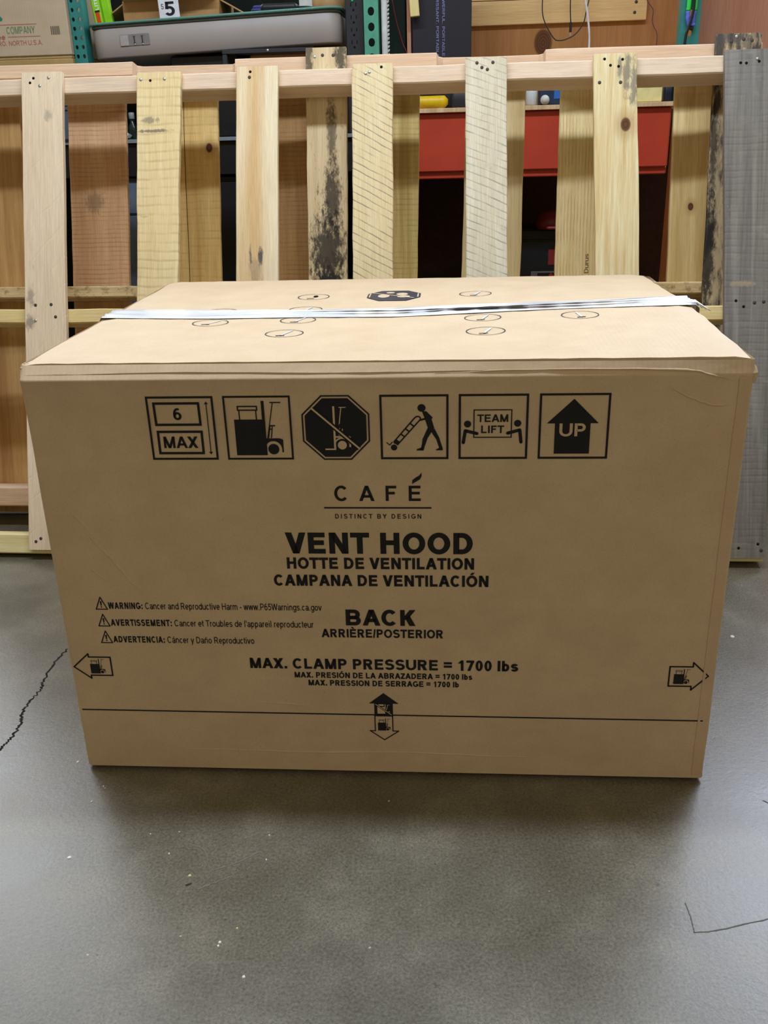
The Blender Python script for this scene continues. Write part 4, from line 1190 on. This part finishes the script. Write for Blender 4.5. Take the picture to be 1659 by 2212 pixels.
# -- things on the shelf above the orange beam
yl = item('yellow_tool', 'rounded yellow tool case on the shelf above the orange beam', 'tool case', .165, -.002, 1.0635)
b = MB(); b.rbox(-.045, .058, 0, .046, 0, .034, .020, .010, 6); b.build('shell', plain('yellow_plastic', '#d9b512', .4, .4), yl)
b = MB(); b.box(-.02, .02, .012, .036, .0342, .046, .003); b.build('grip', M_black, yl)
b = MB(); b.rbox(-.035, .035, 0, .040, 0, .05, .01, .004)
single(b, 'dark_tool', M_dark, 'dark tool beside the yellow case on the shelf', 'tool', .268, .005, 1.0635)
b = MB(); b.lathe([(.014, 0), (.017, .003), (.017, .04), (.009, .05), (.009, .06)], seg=16)
single(b, 'spray_bottle', plain('pale_grey_plastic', '#c4c8c9', .4, .4), 'small pale grey bottle on the shelf above the orange beam', 'bottle', .468, .025, 1.0635)
bb = item('blue_box', 'blue and navy box with a white label on the shelf above the beam', 'box', .527, .015, 1.0635)
b = MB(); b.box(-.036, .045, 0, .08, 0, .055, .002); b.build('carton_body', plain('navy_card', '#24324c', .5, .3), bb)
b = MB(); b.box(.005, .040, -.0012, .0006, .016, .045, .0003); b.build('label_panel', plain('bright_blue_card', '#2b64b4', .5, .3), bb)
b = MB(); b.lathe([(.002, -.012), (.011, -.008), (.0135, 0), (.011, .008), (.002, .012)], seg=14); o = b.build('crumpled_wad', plain('white_paper', '#c9c6bd', .7, .2), None, RK(.505, -.004, 1.0635+.0135), (pi/2, .3, 0)); tag(o, 'small crumpled pale wad before the navy box on the shelf', 'paper wad')
cb = item('cream_box', 'cream box on the right end of the shelf above the beam', 'box', .80, .01, 1.0635)
b = MB(); b.box(-.04, .042, 0, .09, 0, .045, .002); b.build('carton_body', plain('cream_card', '#e4d896', .5, .3), cb)
b = MB(); b.box(-.041, .043, -.001, .091, .0452, .055, .002); b.build('lid', plain('cream_lid', '#e9e0ae', .5, .3), cb)
b = MB(); b.rbox(-.012, .012, 0, .05, 0, .05, .006, .003)
single(b, 'navy_cup', plain('navy_plastic', '#1c2433', .4, .4), 'small navy container right of the cream box on the shelf', 'container', .861, .012, 1.0635)

# -- under the shelf
tc = item('tool_box', 'black tool box with dark red panels in the shadow under the orange beam', 'tool box', .545, .20, .5055)
b = MB(); b.box(-.13, .11, 0, .20, 0, .19, .006); b.box(-.132, .112, -.002, .202, .150, .158, .002); b.build('shell', M_black, tc)
b = MB(); b.box(.005, .055, -.002, .001, .075, .125, .0008); b.build('red_panel', plain('dark_red_panel', '#7e2626', .5, .3), tc)
b = MB(); b.box(-.05, .060, -.003, .001, .012, .055, .0008); lbp = b.build('label_plate', plain('grey_plate', '#6b6460', .5, .3), tc)
b = MB(); b.box(-.028, .055, -.0042, -.0028, .017, .050, .0004); b.build('black_field', M_black, lbp)
b = MB()
for q in (line(.012, .020, .038, .046, .012), line(.038, .020, .012, .046, .012)): b.loft([[(x, -.0052, z) for x, z in q][::-1], [(x, -.0044, z) for x, z in q][::-1]])
b.build('red_cross_mark', plain('red_mark', '#a03028', .5, .3), lbp)
jg = item('red_helmet', 'dark red domed cap on top of the black tool box', 'cap', .555, .21, .6965)
b = MB(); b.lathe([(.046, 0), (.047, .015), (.043, .032), (.030, .048), (.012, .054), (.001, .055)], seg=22); b.build('dome', plain('dark_red_plastic', '#702022', .35, .4), jg)
b = MB(); b.rbox(-.02, .045, -.07, -.036, .002, .012, .012, .003, 5); b.build('brim', plain('dark_red_brim', '#8a2a28', .35, .4), jg)
cbn = item('metal_cabinet', 'blue-grey cabinet under the left shelf, seen between pallet boards', 'cabinet', -.74, .03, 0)
M_cab = plain('blue_grey_enamel', '#5f6d80', .5, .3)
b = MB(); b.box(-.17, .13, .012, .36, 0, .888, .003); b.build('carcass', M_cab, cbn)
b = MB(); b.box(-.168, .128, 0, .0115, .02, .775, .002); b.build('door', M_cab, cbn)
b = MB(); b.box(-.168, .128, 0, .0115, .782, .880, .002); b.build('drawer', M_cab, cbn)
lk = item('black_cabinet', 'black cabinet under the left shelf beside the blue-grey one', 'cabinet', -.44, .03, 0)
b = MB(); b.box(-.15, .30, .012, .36, 0, .888, .003); b.build('carcass', M_black, lk)
b = MB(); b.box(-.148, .298, 0, .0115, .02, .87, .002); b.build('door', M_black, lk)
bo = item('dark_bottle', 'dark bottle on the left shelf between pallet boards', 'bottle', -.757, .06, 1.0015)
b = MB(); b.lathe([(.014, 0), (.016, .003), (.016, .035), (.007, .048), (.007, .058)], seg=18); b.build('bottle_body', plain('dark_green_glass', '#15241f', .15, .5), bo)
b = MB(); b.lathe([(.008, .0582), (.009, .059), (.009, .075), (.007, .077)], seg=16); b.build('bottle_cap', plain('grey_cap', '#8b9397', .4, .4), bo)
b = MB()
rf = random.Random(6)
rr = []
for j in range(5):
    a = -pi/2+pi*j/4
    rr.append([(.03*math.cos(a)*math.cos(2*pi*k/10)*rf.uniform(.7, 1.1), .02*math.cos(a)*math.sin(2*pi*k/10), .011+.011*math.sin(a)*rf.uniform(.7, 1.0)) for k in range(10)])
b.loft(rr)
single(b, 'foil_wad', plain('crumpled_foil', '#c9ced2', .25, .6, .7), 'crumpled silver foil on the left shelf before the dark bottle', 'foil', -.775, .015, 1.0015)

bpy.context.view_layer.update()
